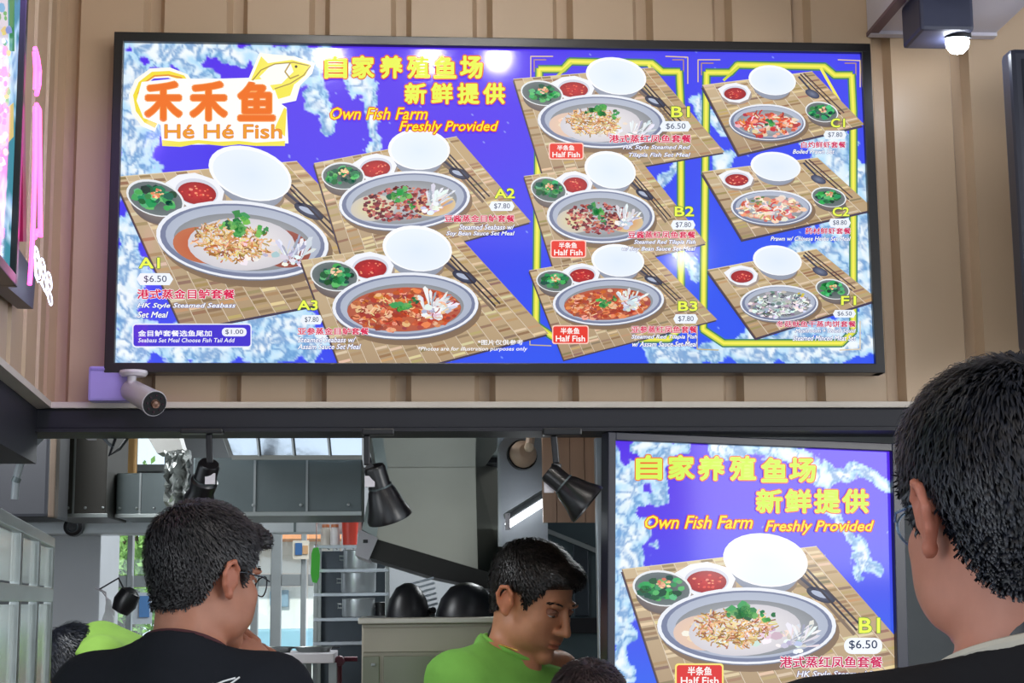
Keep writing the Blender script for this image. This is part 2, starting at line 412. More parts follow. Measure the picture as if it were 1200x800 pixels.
def bamboo(p, quad, nu, nv):
    q = np.array(quad, float)
    p.poly([(x-1.5, y+3) for x, y in quad], (70, 60, 80)); p.up()
    p.raw(quad, [(0, 1, 2), (0, 2, 3)], [(205, 182, 145), (196, 168, 124), (186, 160, 122), (170, 144, 112)]); p.up()
    bl = lambda u, v: (q[0]*(1-u)*(1-v)+q[1]*u*(1-v)+q[2]*u*v+q[3]*(1-u)*v)
    for j in range(nv):
        for i in range(nu):
            if R_.random() < 0.62:
                u0, u1 = i/nu, (i+.92)/nu; v0, v1 = j/nv, (j+.6)/nv
                p.raw([bl(u0, v0), bl(u1, v0), bl(u1, v1), bl(u0, v1)], [(0, 1, 2), (0, 2, 3)], jit(R_.choice([(222, 200, 160), (168, 138, 98), (190, 160, 112), (150, 122, 90)]), 10))
    p.up()
    for i in range(1, nu):
        u = i/nu; p.line([bl(u, 0), bl(u, 1)], 0.7, (226, 212, 190))
    p.line([tuple(q[0]), tuple(q[1])], 1.0, (225, 208, 170)); p.line([tuple(q[0]), tuple(q[3])], 1.0, (120, 92, 60)); p.up()
def veg_bowl(p, cx, cy, s=1.0, rot=8):
    p.ell(cx+3, cy+17*s, 30*s, 15*s, rot, (95, 80, 72), (130, 108, 88)); p.up()
    p.ell(cx+1, cy+10*s, 32*s, 20*s, rot, (150, 140, 132), (105, 95, 92)); p.up()
    p.ell(cx, cy, 35*s, 21*s, rot, (235, 238, 240)); p.up()
    p.ell(cx, cy+.6*s, 32.5*s, 19*s, rot, (60, 80, 70), (110, 120, 120)); p.up()
    scatter(p, cx, cy, 25*s, 13*s, 46, [(40, 140, 78), (24, 96, 58), (95, 190, 115), (18, 70, 48), (60, 165, 90)], 4*s, 8.5*s, .7)
    scatter(p, cx+2*s, cy-5*s, 8*s, 6*s, 16, [(240, 185, 140), (225, 130, 90), (250, 215, 170)], 2*s, 3.6*s)
def sauce_dish(p, cx, cy, s=1.0, rot=0, col=(205, 48, 44)):
    p.ell(cx+1, cy+5*s, 33*s, 20*s, rot, (150, 135, 135), (165, 150, 140)); p.up()
    p.poly([(cx-38*s, cy-9*s), (cx-20*s, cy-19*s), (cx, cy-22*s), (cx+24*s, cy-15*s), (cx+33*s, cy-2*s), (cx+27*s, cy+13*s), (cx+8*s, cy+21*s), (cx-14*s, cy+18*s), (cx-28*s, cy+8*s)], (244, 246, 252)); p.up()
    p.ell(cx-1*s, cy+0*s, 26*s, 15.5*s, rot, (214, 216, 228)); p.up()
    p.ell(cx-1*s, cy+1.5*s, 23.5*s, 13*s, rot, col, tuple(c*.78 for c in col)); p.up()
    scatter(p, cx, cy+1, 19*s, 9*s, 22, [(232, 92, 70), (170, 24, 30), (245, 150, 120)], 1.2*s, 2.8*s, d=10, lay=3)
def rice_bowl(p, cx, cy, s=1.0, rot=8):
    p.ell(cx+4*s, cy+22*s, 34*s, 20*s, rot, (110, 95, 88), (150, 128, 105)); p.up()
    p.ell(cx-1*s, cy+13*s, 40*s, 27*s, rot, (170, 178, 192), (146, 152, 168)); p.up()
    p.ell(cx, cy, 50*s, 31*s, rot, (250, 252, 255), (250, 252, 255)); p.up()
    p.ell(cx+1*s, cy+1.5*s, 46*s, 28*s, rot, (226, 238, 252), (236, 244, 255)); p.up()
def cutlery(p, quad):
    (ax, ay), (bx, by), (sx, sy), (tx, ty) = quad
    p.line([(sx-2, sy+3), (tx+2, ty+4)], 7, (120, 102, 88)); p.line([(ax-3, ay+4), (bx-3, by+5)], 4, (130, 110, 90)); p.up()
    p.line([(sx, sy), (tx, ty)], 3.4, (62, 62, 78)); p.ell(tx, ty, 18, 7.5, 22, (92, 98, 122), (44, 46, 62)); p.up()
    p.ell(tx-2, ty-1, 10, 3, 22, (178, 188, 210)); p.up()
    p.line([(ax, ay), (bx, by)], 2.4, (52, 44, 50)); p.line([(ax+6, ay-1), (bx+7, by-3)], 2.4, (66, 56, 60)); p.up()
def plate(p, cx, cy, rx, ry, rot=0, inner=(196, 200, 206)):
    p.ell(cx+4, cy+ry*.17, rx*1.0, ry*1.03, rot, (92, 76, 66), (136, 112, 86), n=40); p.up()
    p.ell(cx, cy+1.5, rx, ry, rot, (120, 124, 140), n=40); p.up()
    p.ell(cx, cy, rx, ry, rot, (238, 241, 248), n=40); p.up()
    p.ell(cx, cy+.5, rx*.955, ry*.93, rot, (150, 156, 178), (120, 128, 156), n=40); p.up()
    p.ell(cx+1, cy-.5, rx*.90, ry*.86, rot, (206, 212, 224), (176, 184, 202), n=40); p.up()
    p.ell(cx, cy+ry*.06, rx*.80, ry*.73, rot, inner, tuple(c*.72 for c in inner), n=40); p.up()
def fish_tail(p, x, y, s=1.0):
    L = p.layer
    for i in range(26):
        a = -0.1-1.9*R_.random(); r = s*R_.uniform(14, 33); w = R_.uniform(.05, .12); x0, y0 = x+R_.uniform(-9, 9)*s, y+R_.uniform(-6, 5)*s; p.layer = L+i % 3
        p.poly([(x0, y0), (x0+math.cos(a-w)*r, y0+math.sin(a-w)*r*.75), (x0+math.cos(a)*r*1.12, y0+math.sin(a)*r*.82), (x0+math.cos(a+w)*r*.9, y0+math.sin(a+w)*r*.7)], jit(R_.choice([(240, 243, 248), (214, 218, 228), (160, 168, 186), (228, 222, 220)]), 8))
    p.layer = L+1
    scatter(p, x, y+2*s, 13*s, 8*s, 12, [(240, 240, 244), (206, 208, 218), (176, 180, 194)], 3*s, 6*s, lay=3)
    p.layer = L+2
def food(p, kind):
    cx, cy = 875, 733
    if kind in ('hk', 'hk_a'):
        p.ell(cx-48, cy+8, 38, 21, 0, (196, 88, 44) if kind == 'hk_a' else (240, 206, 170), (196, 112, 72) if kind == 'hk_a' else (226, 196, 178)); p.up()
        if kind == 'hk_a': p.ell(cx+48, cy+8, 34, 22, 0, (112, 40, 40), (158, 84, 66)); p.up()
        else: scatter(p, cx-50, cy+6, 22, 11, 10, [(244, 214, 186), (232, 178, 140), (250, 236, 220)], 5, 11, d=8, lay=3); p.ell(cx-52, cy+1, 15, 6, -8, (206, 116, 52), (236, 170, 110)); p.up()
        p.ell(cx-2, cy+5, 66, 30, -4, (244, 240, 238), (212, 208, 214)); p.up()
        scatter(p, cx+10, cy+12, 44, 14, 26, [(248, 246, 244), (222, 214, 214), (236, 222, 208), (190, 186, 196)], 4, 10, lay=4)
        fish_tail(p, cx+58, cy+20, 1.05)
        noodles(p, cx-14, cy+2, 44, 21, 380, [(196, 142, 82), (226, 184, 120), (158, 104, 54), (240, 208, 156)], 1.5, 9)
        leaves(p, cx-2, cy-18, 19, 14); leaves(p, cx+22, cy-12, 11, 6); leaves(p, cx-20, cy-14, 8, 4)
    elif kind == 'bean':
        p.ell(cx-50, cy+8, 36, 20, 0, (228, 214, 150), (206, 198, 186)); p.up(); p.ell(cx+48, cy+10, 34, 17, 0, (216, 134, 62), (220, 196, 150)); p.up()
        scatter(p, cx-6, cy+4, 62, 26, 330, [(150, 58, 58), (112, 34, 42), (186, 92, 84), (208, 130, 112), (96, 28, 36)], 2.2, 5.5, d=14)
        fish_tail(p, cx+46, cy+10, 1.1); scatter(p, cx+44, cy+14, 14, 9, 12, [(240, 240, 244), (210, 212, 222)], 4, 8, lay=3)
        leaves(p, cx-8, cy-8, 18, 12); leaves(p, cx+8, cy+8, 10, 5)
    elif kind == 'assam':
        p.ell(cx-2, cy+5, 82, 30, 0, (198, 98, 52), (182, 92, 66)); p.up()
        scatter(p, cx-2, cy+6, 78, 28, 260, [(206, 96, 46), (180, 66, 34), (226, 138, 84), (164, 74, 56), (236, 176, 140)], 3, 9, d=14)
        fish_tail(p, cx+38, cy+8, 1.15); scatter(p, cx+42, cy+8, 20, 12, 14, [(240, 238, 240), (206, 206, 216)], 4, 9, lay=3)
        noodles(p, cx-2, cy+8, 72, 22, 50, [(246, 200, 150), (150, 52, 30)], 1.4, 12, lay=3)
        leaves(p, cx-8, cy+0, 15, 10); leaves(p, cx+14, cy-4, 9, 5)
def set_meal(parent, pl, kind, veg, rice, pla, layer, big=False):
    p = Print(pl, layer); p.T = affine([(776, 689), (897, 656), (875, 733)], [veg, rice, pla])
    bamboo(p, [(729, 667), (957, 640), (1078, 778), (785, 840)], 15, 30)
    cutlery(p, ((940, 668), (1004, 738), (928, 668), (962, 697)))
    rice_bowl(p, 897, 656); sauce_dish(p, 829, 680); veg_bowl(p, 776, 689)
    plate(p, 875, 733, 105, 45); food(p, kind)
    o = p.build('printed_meal', parent); return o
def small_meal(parent, pl, kind, sauce, rice, pla, layer):
    p = Print(pl, layer); p.T = affine([(862, 109), (905, 94), (899, 143)], [sauce, rice, pla]); 
    bamboo(p, [(823, 100), (952, 84), (1013, 146), (866, 181)], 10, 22)
    c0 = Print(pl, p.layer); 
    p.line([(938, 87), (985, 134)], 1.6, (60, 48, 52)); p.line([(942, 86), (989, 132)], 1.6, (84, 66, 62)); p.line([(936, 90), (952, 108)], 2.2, (60, 62, 80)); p.up()
    p.ell(952, 110, 9, 4.5, 25, (120, 128, 150), (58, 62, 84)); p.up()
    rice_bowl(p, 905, 94, .56); sauce_dish(p, 862, 109, .55, col=(196, 52, 50)); veg_bowl(p, 963, 131, .56, 12)
    plate(p, 899, 143, 45, 21, 2)
    if kind == 'prawn':
        scatter(p, 899, 145, 36, 15, 90, [(216, 96, 74), (240, 150, 124), (196, 66, 58), (246, 196, 176)], 2.5, 6, lay=6); noodles(p, 899, 146, 34, 13, 46, [(250, 222, 206), (190, 54, 46), (236, 120, 60)], 1.6, 9, lay=4); leaves(p, 902, 144, 8, 9)
    elif kind == 'herb':
        scatter(p, 899, 145, 36, 15, 90, [(232, 150, 128), (250, 206, 180), (206, 96, 84), (244, 228, 206)], 2.5, 6, lay=6); noodles(p, 895, 144, 30, 11, 40, [(250, 236, 220), (200, 66, 58), (206, 170, 110)], 1.6, 9, lay=4); scatter(p, 885, 134, 10, 5, 8, [(120, 140, 70), (90, 110, 60)], 1.5, 3)
    else:
        scatter(p, 899, 145, 36, 15, 130, [(226, 230, 234), (180, 186, 190), (120, 126, 132), (244, 246, 248)], 1.8, 4.5, lay=6); noodles(p, 899, 145, 34, 13, 70, [(70, 74, 80), (240, 242, 244), (150, 156, 160)], 1.0, 6, lay=4); scatter(p, 925, 136, 4, 3, 4, [(220, 196, 60)], 1.5, 2.5)
    return p.build('printed_meal', parent)
def tagp(p, x, y, w, h, txt):
    L = [(x, y+h/2), (x+w*.1, y), (x+w*.9, y), (x+w, y+h/2), (x+w*.9, y+h), (x+w*.1, y+h)]
    p.poly(L, (240, 246, 255)); p.up(); p.text(txt, x+w*.2, y+h*.2, x+w*.82, y+h*.82, (24, 44, 82), .0)
def rrect(x0, y0, x1, y1, r, n=4):
    pts = []
    for cx, cy, a in ((x1-r, y0+r, -90), (x1-r, y1-r, 0), (x0+r, y1-r, 90), (x0+r, y0+r, 180)):
        for k in range(n+1):
            t = math.radians(a+90*k/n); pts.append((cx+r*math.cos(t), cy+r*math.sin(t)))
    return pts

def frame_part(pl, x0, y0, x1, y1, w, dep, parent, m):
    """four mitred frame bars round the plane rectangle given in pixels, built in the plane's own axes"""
    c = [Vector(pl(*q)) for q in ((x0, y0), (x1, y0), (x1, y1), (x0, y1))]
    return c

# ------------------------------------------------------------------ the big light-box menu
PB = Plane((0, 0, 2.4), (1, 0, 0), (0, 0, 1)); PB.n = np.array([0, -1.0, 0])
mx0, mx1, mz0, mz1 = -0.877, 0.875, 2.080, 2.862
menu = thing('menu_board', (0, 0.055, 2.08), 'wide black-framed lit menu board of fish set meals on the corrugated wall', 'menu board')
fw = 0.022
MB().box((mx0, -0.002, mz0), (mx0+fw, 0.05, mz1), .002).box((mx1-fw, -0.002, mz0), (mx1, 0.05, mz1), .002).box((mx0, -0.0021, mz1-fw), (mx1, 0.0499, mz1), .002).box((mx0, -0.0021, mz0), (mx1, 0.0499, mz0+fw), .002).build('frame', M_blackm, menu)
MB().box((mx0+.005, 0.02, mz0+.005), (mx1-.005, 0.054, mz1-.005)).build('back_box', M_black, menu)
PB.o = np.array((0, 0.012, 2.4)); PB.cu = np.array((1., 0, 0)); PB.cv = np.array((0, 0, 1.)); PB.clip = (mx0+fw, mx1-fw, mz0+fw-2.4, mz1-fw-2.4)
caps = [(150, 90, 160, 215, 34), (170, 60, 300, 62, 20), (290, 60, 380, 62, 14), (210, 62, 245, 100, 16), (355, 70, 372, 118, 20), (372, 118, 388, 150, 9), (410, 80, 430, 105, 12), (432, 110, 452, 190, 7), (440, 170, 460, 190, 8),
        (150, 270, 145, 430, 26), (140, 200, 190, 250, 14), (170, 400, 360, 400, 30), (250, 350, 345, 380, 30), (355, 380, 372, 400, 18), (850, 150, 812, 120, 8), (815, 118, 822, 150, 9), (968, 165, 1000, 210, 26), (985, 260, 1010, 340, 26), (1010, 200, 1018, 380, 14), (930, 410, 1020, 405, 24), (760, 420, 900, 412, 16), (790, 290, 812, 320, 10), (790, 190, 775, 215, 7), (845, 180, 840, 210, 10), (900, 300, 1000, 290, 14), (880, 400, 1000, 380, 16)]
def gb(X, Y):
    return np.clip(0.15+0.75*(Y-60)/370+0.35*np.clip((X-520)/300, -.4, 1)-0.25*np.exp(-((X-560)/130)**2-((Y-150)/120)**2), 0, 1)
ground = splash_ground(PB, 141.5, 47, 1016, 427, 460, 205, caps, (86, 46, 236), (52, 88, 242), menu, 'backlit_print', 1.0, gb)
pr = Print(PB, 1)
Y1, Y2, G1 = (246, 238, 90), (206, 216, 60), (196, 168, 96)
for (ax0, ax1, ay0, ay1) in ((622, 806, 66, 405), (818, 1008, 70, 410)):
    pr.line([(ax0, ay0+26), (ax0, ay0), (ax0+26, ay0)], 1.3, (226, 196, 150)); pr.line([(ax0+4, ay0+18), (ax0+4, ay0+4), (ax0+18, ay0+4)], 1.3, (180, 140, 110))
    pr.line([(ax1, ay0+32), (ax1, ay0+1), (ax1-26, ay0)], 1.3, (226, 196, 150)); pr.line([(ax1-5, ay0+18), (ax1-5, ay0+4), (ax1-18, ay0+4)], 1.3, (180, 140, 110))
    pr.line([(ax0-1, ay1-34), (ax0-1, ay1-1), (ax0+24, ay1)], 1.3, (200, 180, 120)); pr.line([(ax1, ay1-34), (ax1, ay1-1), (ax1-24, ay1)], 1.3, (226, 206, 170))
    pr.up()
    b = [(ax0+10, ay0+15), (ax0+38, ay0+15), (ax0+46, ay0+6), (ax1-42, ay0+8), (ax1-30, ay0+18), (ax1-10, ay0+18), (ax1-8, ay0+60), (ax1-8, ay1-22), (ax1-22, ay1-8), (ax0+30, ay1-8), (ax0+6, ay1-24), (ax0+10, ay0+15)]
    pr.line(b, 10, (64, 128, 96)); pr.up(); pr.line(b, 6.5, Y2); pr.up(); pr.line(b, 3, Y1); pr.up()
    pr.line([(ax0+30, ay0+24), (ax0+48, ay0+8)], 3, Y2); pr.line([(ax1-46, ay0+10), (ax1-12, ay0+70)], 3.4, Y1); pr.up()
pr.build('printed_border', ground)
def lab(o, t): o['label'] = t
lay = 8
for kind, a, b, c, l, nm in (('hk_a', (182, 232), (293, 203), (284, 281), 10, 'printed picture of steamed fish with minced topping beside A1'), ('bean', (402, 206), (491, 175), (474, 235), 75, 'printed picture of fish in dark red bean sauce beside A2'),
                        ('assam', (392, 323), (489, 291), (475, 358), 140, 'printed picture of fish in orange sauce beside A3'), ('hk', (635, 109), (722, 89), (705, 142), 10, 'printed picture of steamed fish with noodle-like topping beside B1'),
                        ('bean', (643, 222), (715, 199), (704, 253), 75, 'printed picture of fish in dark red sauce beside B2'), ('assam', (650, 329), (724, 305), (713, 353), 140, 'printed picture of fish in orange sauce beside B3')):
    lab(set_meal(ground, PB, kind, a, b, c, l), nm)
for kind, a, b, c, l, nm in (('prawn', (862, 109), (905, 94), (899, 143), 12, 'printed picture of red prawns beside C1'), ('herb', (864, 210), (909, 195), (904, 243), 75, 'printed picture of prawns with herbs beside C2'), ('meat', (870, 323), (911, 305), (913, 355), 140, 'printed picture of pale minced meat dish beside F1')):
    lab(small_meal(ground, PB, kind, a, b, c, l), nm)
pt = Print(PB, 205)
ty, og = (240, 246, 110), (232, 92, 24)
for ch, x in zip('自家养殖鱼场', (381, 413, 446, 478, 509, 540)): pt.text(ch, x, 66, x+25, 91, (236, 246, 96), .045, 0, og, .05)
for ch, x in zip('新鲜提供', (475, 506, 537, 567)): pt.text(ch, x, 98, x+24, 121, (236, 246, 96), .045, 0, og, .05)
pt.text('Own Fish Farm', 387, 126, 501, 140, (252, 232, 60), .02, .28, (226, 70, 30), .07)
pt.text('Freshly Provided', 468, 142, 584, 157, (252, 232, 60), .02, .28, (226, 70, 30), .07)
# logo
pt.up()
pt.line([(225, 106), (216, 92), (198, 85), (178, 86), (163, 97), (157, 112), (160, 130), (170, 143), (182, 148)], 12, (255, 252, 240)); pt.up()
pt.line([(222, 102), (214, 91), (198, 86), (179, 87), (165, 98), (159, 112), (162, 129), (171, 141), (182, 147)], 6, (246, 224, 60)); pt.up()
pt.line([(220, 99), (212, 91), (197, 88), (181, 89), (168, 98), (162, 110)], 2, (232, 150, 50)); pt.up()
pt.poly([(166, 96), (205, 92), (262, 92), (325, 90), (330, 122), (336, 126), (338, 168), (190, 170), (188, 146), (168, 138), (160, 118)], (255, 254, 250)); pt.up()
pt.poly([(190, 164), (210, 166), (232, 164), (255, 166), (280, 165), (300, 167), (334, 165), (334, 171), (300, 171), (280, 169), (262, 171), (232, 168), (212, 172), (190, 171)], (246, 232, 80)); pt.up()
for ch, x in zip('禾禾鱼', (171, 224, 280)): pt.text(ch, x, 97, x+41, 140, (240, 120, 52), .045, 0, (250, 170, 90), .02)
pt.poly([(290, 95), (304, 62), (345, 66), (369, 74), (366, 86), (352, 100), (347, 118), (328, 122), (320, 100)], (255, 253, 242)); pt.up()
pt.poly([(294, 94), (306, 66), (314, 74), (342, 70), (364, 76), (358, 88), (346, 98), (320, 106), (312, 92)], (248, 236, 90)); pt.up()
pt.poly([(304, 90), (318, 76), (340, 73), (344, 84), (330, 98), (314, 100)], (252, 252, 244)); pt.up()
pt.line([(296, 94), (306, 82), (322, 75), (344, 73), (362, 77)], 1.3, (170, 140, 60)); pt.line([(340, 74), (334, 84), (340, 92), (350, 88)], 1.6, (180, 150, 60)); pt.line([(322, 104), (340, 98), (356, 88), (364, 77)], 1.3, (170, 140, 60))
pt.poly([(322, 105), (345, 98), (340, 112), (326, 116)], (244, 232, 70)); pt.poly([(322, 150), (333, 126), (336, 128), (334, 160)], (246, 226, 70)); pt.ell(347, 78, 1.6, 1.6, 0, (80, 60, 40)); pt.up()
pt.text('Hé Hé Fish', 193, 146, 330, 162, (240, 160, 60), .012, 0, (214, 92, 50), .03)
def entry(x, y, code, tx, ty_, tw, th, price, zh, en, zc=(216, 40, 84), al='r'):
    pt.layer = 206
    pt.text(code, x[0], y[0], x[1], y[1], (238, 248, 90), .045, 0, (50, 96, 60), .06)
    tagp(pt, tx, ty_, tw, th, price)
    pt.text(zh[0], *zh[1:], zc, .035, 0, (255, 250, 252), .05)
    for e in en: pt.text(e[0], *e[1:], (250, 252, 255), .03, .28, (26, 42, 150), .06)
entry((163, 187), (302, 314), 'A1', 160, 320, 43, 14, '$6.50', ('港式蒸金目鲈套餐', 161, 339, 275, 350), [('HK Style Steamed Seabass', 161, 355, 276, 362), ('Set Meal', 161, 365, 197, 372)])
entry((580, 603), (221, 232), 'A2', 573, 236, 30, 11, '$7.80', ('豆酱蒸金目鲈套餐', 521, 252, 603, 260), [('Steamed Seabass w/', 538, 263, 603, 269), ('Soy Bean Sauce Set Meal', 523, 271, 603, 277)])
entry((349, 372), (352, 363), 'A3', 352, 369, 26, 11, '$7.80', ('亚参蒸金目鲈套餐', 349, 384, 432, 392), [('Steamed Seabass w/', 349, 395, 417, 401), ('Assam Sauce Set Meal', 349, 403, 423, 409)])
entry((787, 808), (125, 137), 'B1', 773, 142, 37, 12, '$6.50', ('港式蒸红凤鱼套餐', 714, 158, 810, 167), [('HK Style Steamed Red', 730, 170, 809, 176), ('Tilapia Fish Set Meal', 737, 179, 809, 185)])
entry((791, 813), (242, 253), 'B2', 786, 258, 29, 11, '$7.80', ('豆酱蒸红凤鱼套餐', 736, 271, 815, 279), [('Steamed Red Tilapia Fish', 743, 281, 815, 287), ('w/ Soy Bean Sauce Set Meal', 729, 289, 815, 295)])
entry((795, 817), (353, 364), 'B3', 789, 368, 29, 11, '$7.80', ('亚参蒸红凤鱼套餐', 740, 382, 817, 390), [('Steamed Red Tilapia Fish', 740, 392, 817, 398), ('w/ Assam Sauce Set Meal', 741, 400, 817, 406)])
pk = (206, 50, 96)
entry((974, 990), (139, 149), 'C1', 965, 153, 27, 10, '$7.80', ('白灼鲜虾套餐', 939, 166, 991, 173), [('Boiled Prawn Set', 929, 175, 978, 180)], pk)
entry((976, 995), (243, 253), 'C2', 971, 256, 26, 10, '$8.80', ('药材鲜虾套餐', 944, 267, 997, 274), [('Prawn w/ Chinese Herbs Set Meal', 903, 277, 997, 282)], pk)
entry((986, 1003), (347, 357), 'F1', 976, 363, 27, 9, '$6.50', ('冬菇鱿鱼干蒸肉饼套餐', 910, 376, 1003, 383), [('Mushroom + Dried Squid', 932, 385, 1003, 391), ('Steamed Minced Meat Set', 929, 393, 1003, 399)], pk)
for x0, y0, x1, y1 in ((643, 167, 684, 187), (645, 281, 687, 302), (647, 381, 690, 403)):
    pt.layer = 206; pt.poly(rrect(x0, y0, x1, y1, 3), (255, 206, 190)); pt.up(); pt.poly(rrect(x0+1.3, y0+1.3, x1-1.3, y1-1.3, 2.4), (232, 60, 40)); pt.up()
    pt.text('半条鱼', x0+10, y0+3, x1-11, y0+(y1-y0)*.46, (255, 250, 246), .03); pt.text('Half Fish', x0+4.5, y0+(y1-y0)*.55, x1-4.5, y1-3, (255, 250, 246), .035)
pt.poly(rrect(155, 379, 295, 407, 4), (236, 240, 255)); pt.up(); pt.poly(rrect(156.4, 380.4, 293.6, 405.6, 3.2), (66, 48, 208)); pt.up()
pt.text('金目鲈套餐选鱼尾加', 162, 387, 248, 394, (252, 252, 255), .03); pt.poly(rrect(260, 384, 289, 394, 4.5), (240, 242, 255)); pt.up(); pt.text('$1.00', 264, 386, 285, 392, (30, 40, 90), .0)
pt.text('Seabass Set Meal Choose Fish Tail Add', 162, 396, 275, 401, (250, 250, 255), .012, .2)
pt.text('*图片仅供参考', 560, 398, 613, 404, (250, 250, 255), .02); pt.text('*Photos are for illustration purposes only', 490, 406, 618, 412, (250, 250, 255), .015, .2)
pt.build('printed_lettering', ground)

# ------------------------------------------------------------------ the lower screen
pTL, pTR = at(712, 506, 0.04), at(1057, 520, 0.155)
U = Vector(pTR-pTL).normalized(); pBL = at(722.5, 860, 0.04); V = Vector(pBL-pTL); V = (V-U*V.dot(U)).normalized()
PS = Plane(pTL, U, -V); PS.n = -np.array(U.cross(-V)); 
if PS.n[1] > 0: PS.n = -PS.n
sw, sh = (Vector(pTR)-Vector(pTL)).length, 0.98
o3 = Vector(pTL); nN = Vector(PS.n)
screen = thing('menu_screen', tuple(o3+U*sw/2+V*sh), 'upright dark-framed lit menu screen under the beam showing meal B1', 'menu screen')
def pb(u0, u1, v0, v1, d0, d1, mb, bev=.002):
    Mx = Matrix(((U.x, V.x, nN.x, o3.x), (U.y, V.y, nN.y, o3.y), (U.z, V.z, nN.z, o3.z), (0, 0, 0, 1)))
    mb.box((u0, v0, d0), (u1, v1, d1), bev, Mx); return mb
q0 = Vector(PS(721, 516))-o3; q1 = Vector(PS(1044.5, 529))-o3
bl, bt, br = q0.dot(U), q0.dot(V), sw-q1.dot(U)
mb = MB(); pb(0, bl, 0, sh, -.05, .006, mb); pb(sw-br, sw, 0, sh, -.05, .006, mb); pb(bl, sw-br, 0, bt, -.05, .0058, mb); pb(bl, sw-br, sh-.02, sh, -.05, .0058, mb); mb.build('frame', mat('screen_frame', (34, 34, 52), .3), screen)
pb(.003, sw-.003, .003, sh-.003, -.055, -.012, MB()).build('back_box', M_black, screen)
PS.o = np.array(o3-nN*.010); PS.cu = np.array(U); PS.cv = np.array(V); PS.clip = (bl, sw-br, bt, sh-.02)
caps = [(730, 560, 738, 690, 34), (760, 530, 775, 580, 14), (740, 520, 800, 525, 12), (730, 700, 728, 790, 12), (840, 520, 925, 524, 18), (925, 530, 960, 550, 12), (950, 555, 985, 560, 14), (985, 560, 998, 540, 12), (998, 540, 1035, 570, 8), (975, 600, 1002, 640, 7), (1002, 640, 1018, 665, 12), (1012, 650, 1008, 680, 7), (780, 535, 770, 560, 8)]
g2 = splash_ground(PS, 719, 514, 1057, 880, 210, 230, caps, (84, 44, 232), (50, 100, 240), screen, 'backlit_print', .95, lambda X, Y: np.clip(.1+.9*(Y-600)/190+.1*(X-880)/160, 0, 1))
lab(set_meal(g2, PS, 'hk', (776, 689), (897, 656), (875, 733), 8), 'printed picture of steamed fish on a steel oval plate')
ps = Print(PS, 80)
for ch, x, y in zip('自家养殖鱼场', (746, 784, 819, 856, 893, 926), (534, 534, 535, 535, 537, 537)): ps.text(ch, x, y, x+29, y+27, (214, 246, 92), .045, 0, (240, 110, 40), .045)
for ch, x, y in zip('新鲜提供', (887, 921, 955, 988), (574, 574, 574, 574)): ps.text(ch, x, y, x+29, y+26, (214, 246, 92), .045, 0, (240, 110, 40), .045)
ps.text('Own Fish Farm', 756, 604, 882, 619, (252, 236, 70), .02, .28, (226, 80, 30), .07); ps.text('Freshly Provided', 897, 610, 1024, 626, (252, 236, 70), .02, .28, (226, 80, 30), .07)
ps.text('B1', 1007, 724, 1031, 741, (238, 248, 90), .03, 0, (70, 140, 50), .04)
ps.poly(rrect(989, 747, 1034, 766, 9), (244, 248, 255)); ps.up(); ps.text('$6.50', 995, 750, 1028, 761, (30, 50, 80), .01)
ps.text('港式蒸红凤鱼套餐', 914, 769, 1034, 782, (206, 36, 90), .03, 0, (255, 250, 252), .05)
ps.text('HK Style Steamed Red', 934, 786, 1036, 795, (250, 252, 255), .018, .2, (26, 42, 150), .05); ps.text('Tilapia Fish Set Meal', 940, 798, 1037, 807, (250, 252, 255), .018, .2, (26, 42, 150), .05)
ps.poly(rrect(791, 777, 848, 807, 4), (250, 230, 120)); ps.up(); ps.poly(rrect(793, 779, 846, 805, 3), (222, 44, 32)); ps.up()
ps.text('半条鱼', 806, 781, 834, 791, (255, 250, 246), .03); ps.text('Half Fish', 798, 793, 842, 802, (255, 250, 246), .03)
ps.build('printed_lettering', g2)
# ------------------------------------------------------------------ kitchen: back wall with its window band, seen through the opening
M_glass = bpy.data.materials.new('window_glass'); M_glass.use_nodes = True; n_ = M_glass.node_tree; n_.nodes.clear()
o_ = n_.nodes.new('ShaderNodeOutputMaterial'); mx_ = n_.nodes.new('ShaderNodeMixShader'); t_ = n_.nodes.new('ShaderNodeBsdfTransparent'); g_ = n_.nodes.new('ShaderNodeBsdfGlossy')
g_.inputs['Roughness'].default_value = 0.03; mx_.inputs[0].default_value = 0.08; t_.inputs[0].default_value = (.93, .97, .97, 1)
n_.links.new(t_.outputs[0], mx_.inputs[1]); n_.links.new(g_.outputs[0], mx_.inputs[2]); n_.links.new(mx_.outputs[0], o_.inputs[0])
KY = 3.6
def wall_piece(x0, y0, x1, y1, Y, d, name, m): return struct(pbox(x0, y0, x1, y1, Y, d).build(name, m))
zt = at(0, 612, KY)[2]; zb = at(0, 768, KY)[2]; zu0, zu1 = at(0, 553, KY)[2], at(0, 480, KY)[2]
xl, xr = at(116, 650, KY)[0], at(400, 650, KY)[0]; xu0, xu1 = at(122, 530, KY)[0], at(193, 530, KY)[0]
wb = MB().box((-2.6, KY, 0), (xl, KY+.12, 2.62)).box((xr, KY, 0), (2.6, KY+.12, 2.62)).box((xl, KY, 0), (xr, KY+.12, 1.0)).box((xl, KY, zt), (xu0, KY+.12, 2.62)).box((xu1, KY, zt), (xr, KY+.12, 2.62)).box((xu0, KY, zt), (xu1, KY+.12, zu0))
struct(wb.build('wall_kitchen_back', M_grey))
struct(MB().box((-2.6, .2, 0), (-2.5, KY, 2.62)).build('wall_kitchen_left', M_grey))
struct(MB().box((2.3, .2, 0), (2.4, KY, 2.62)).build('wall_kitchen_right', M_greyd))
struct(MB().box((1.55, 0.1, 0), (2.3, .19, 1.955)).build('wall_right', M_wood))
win = MB()
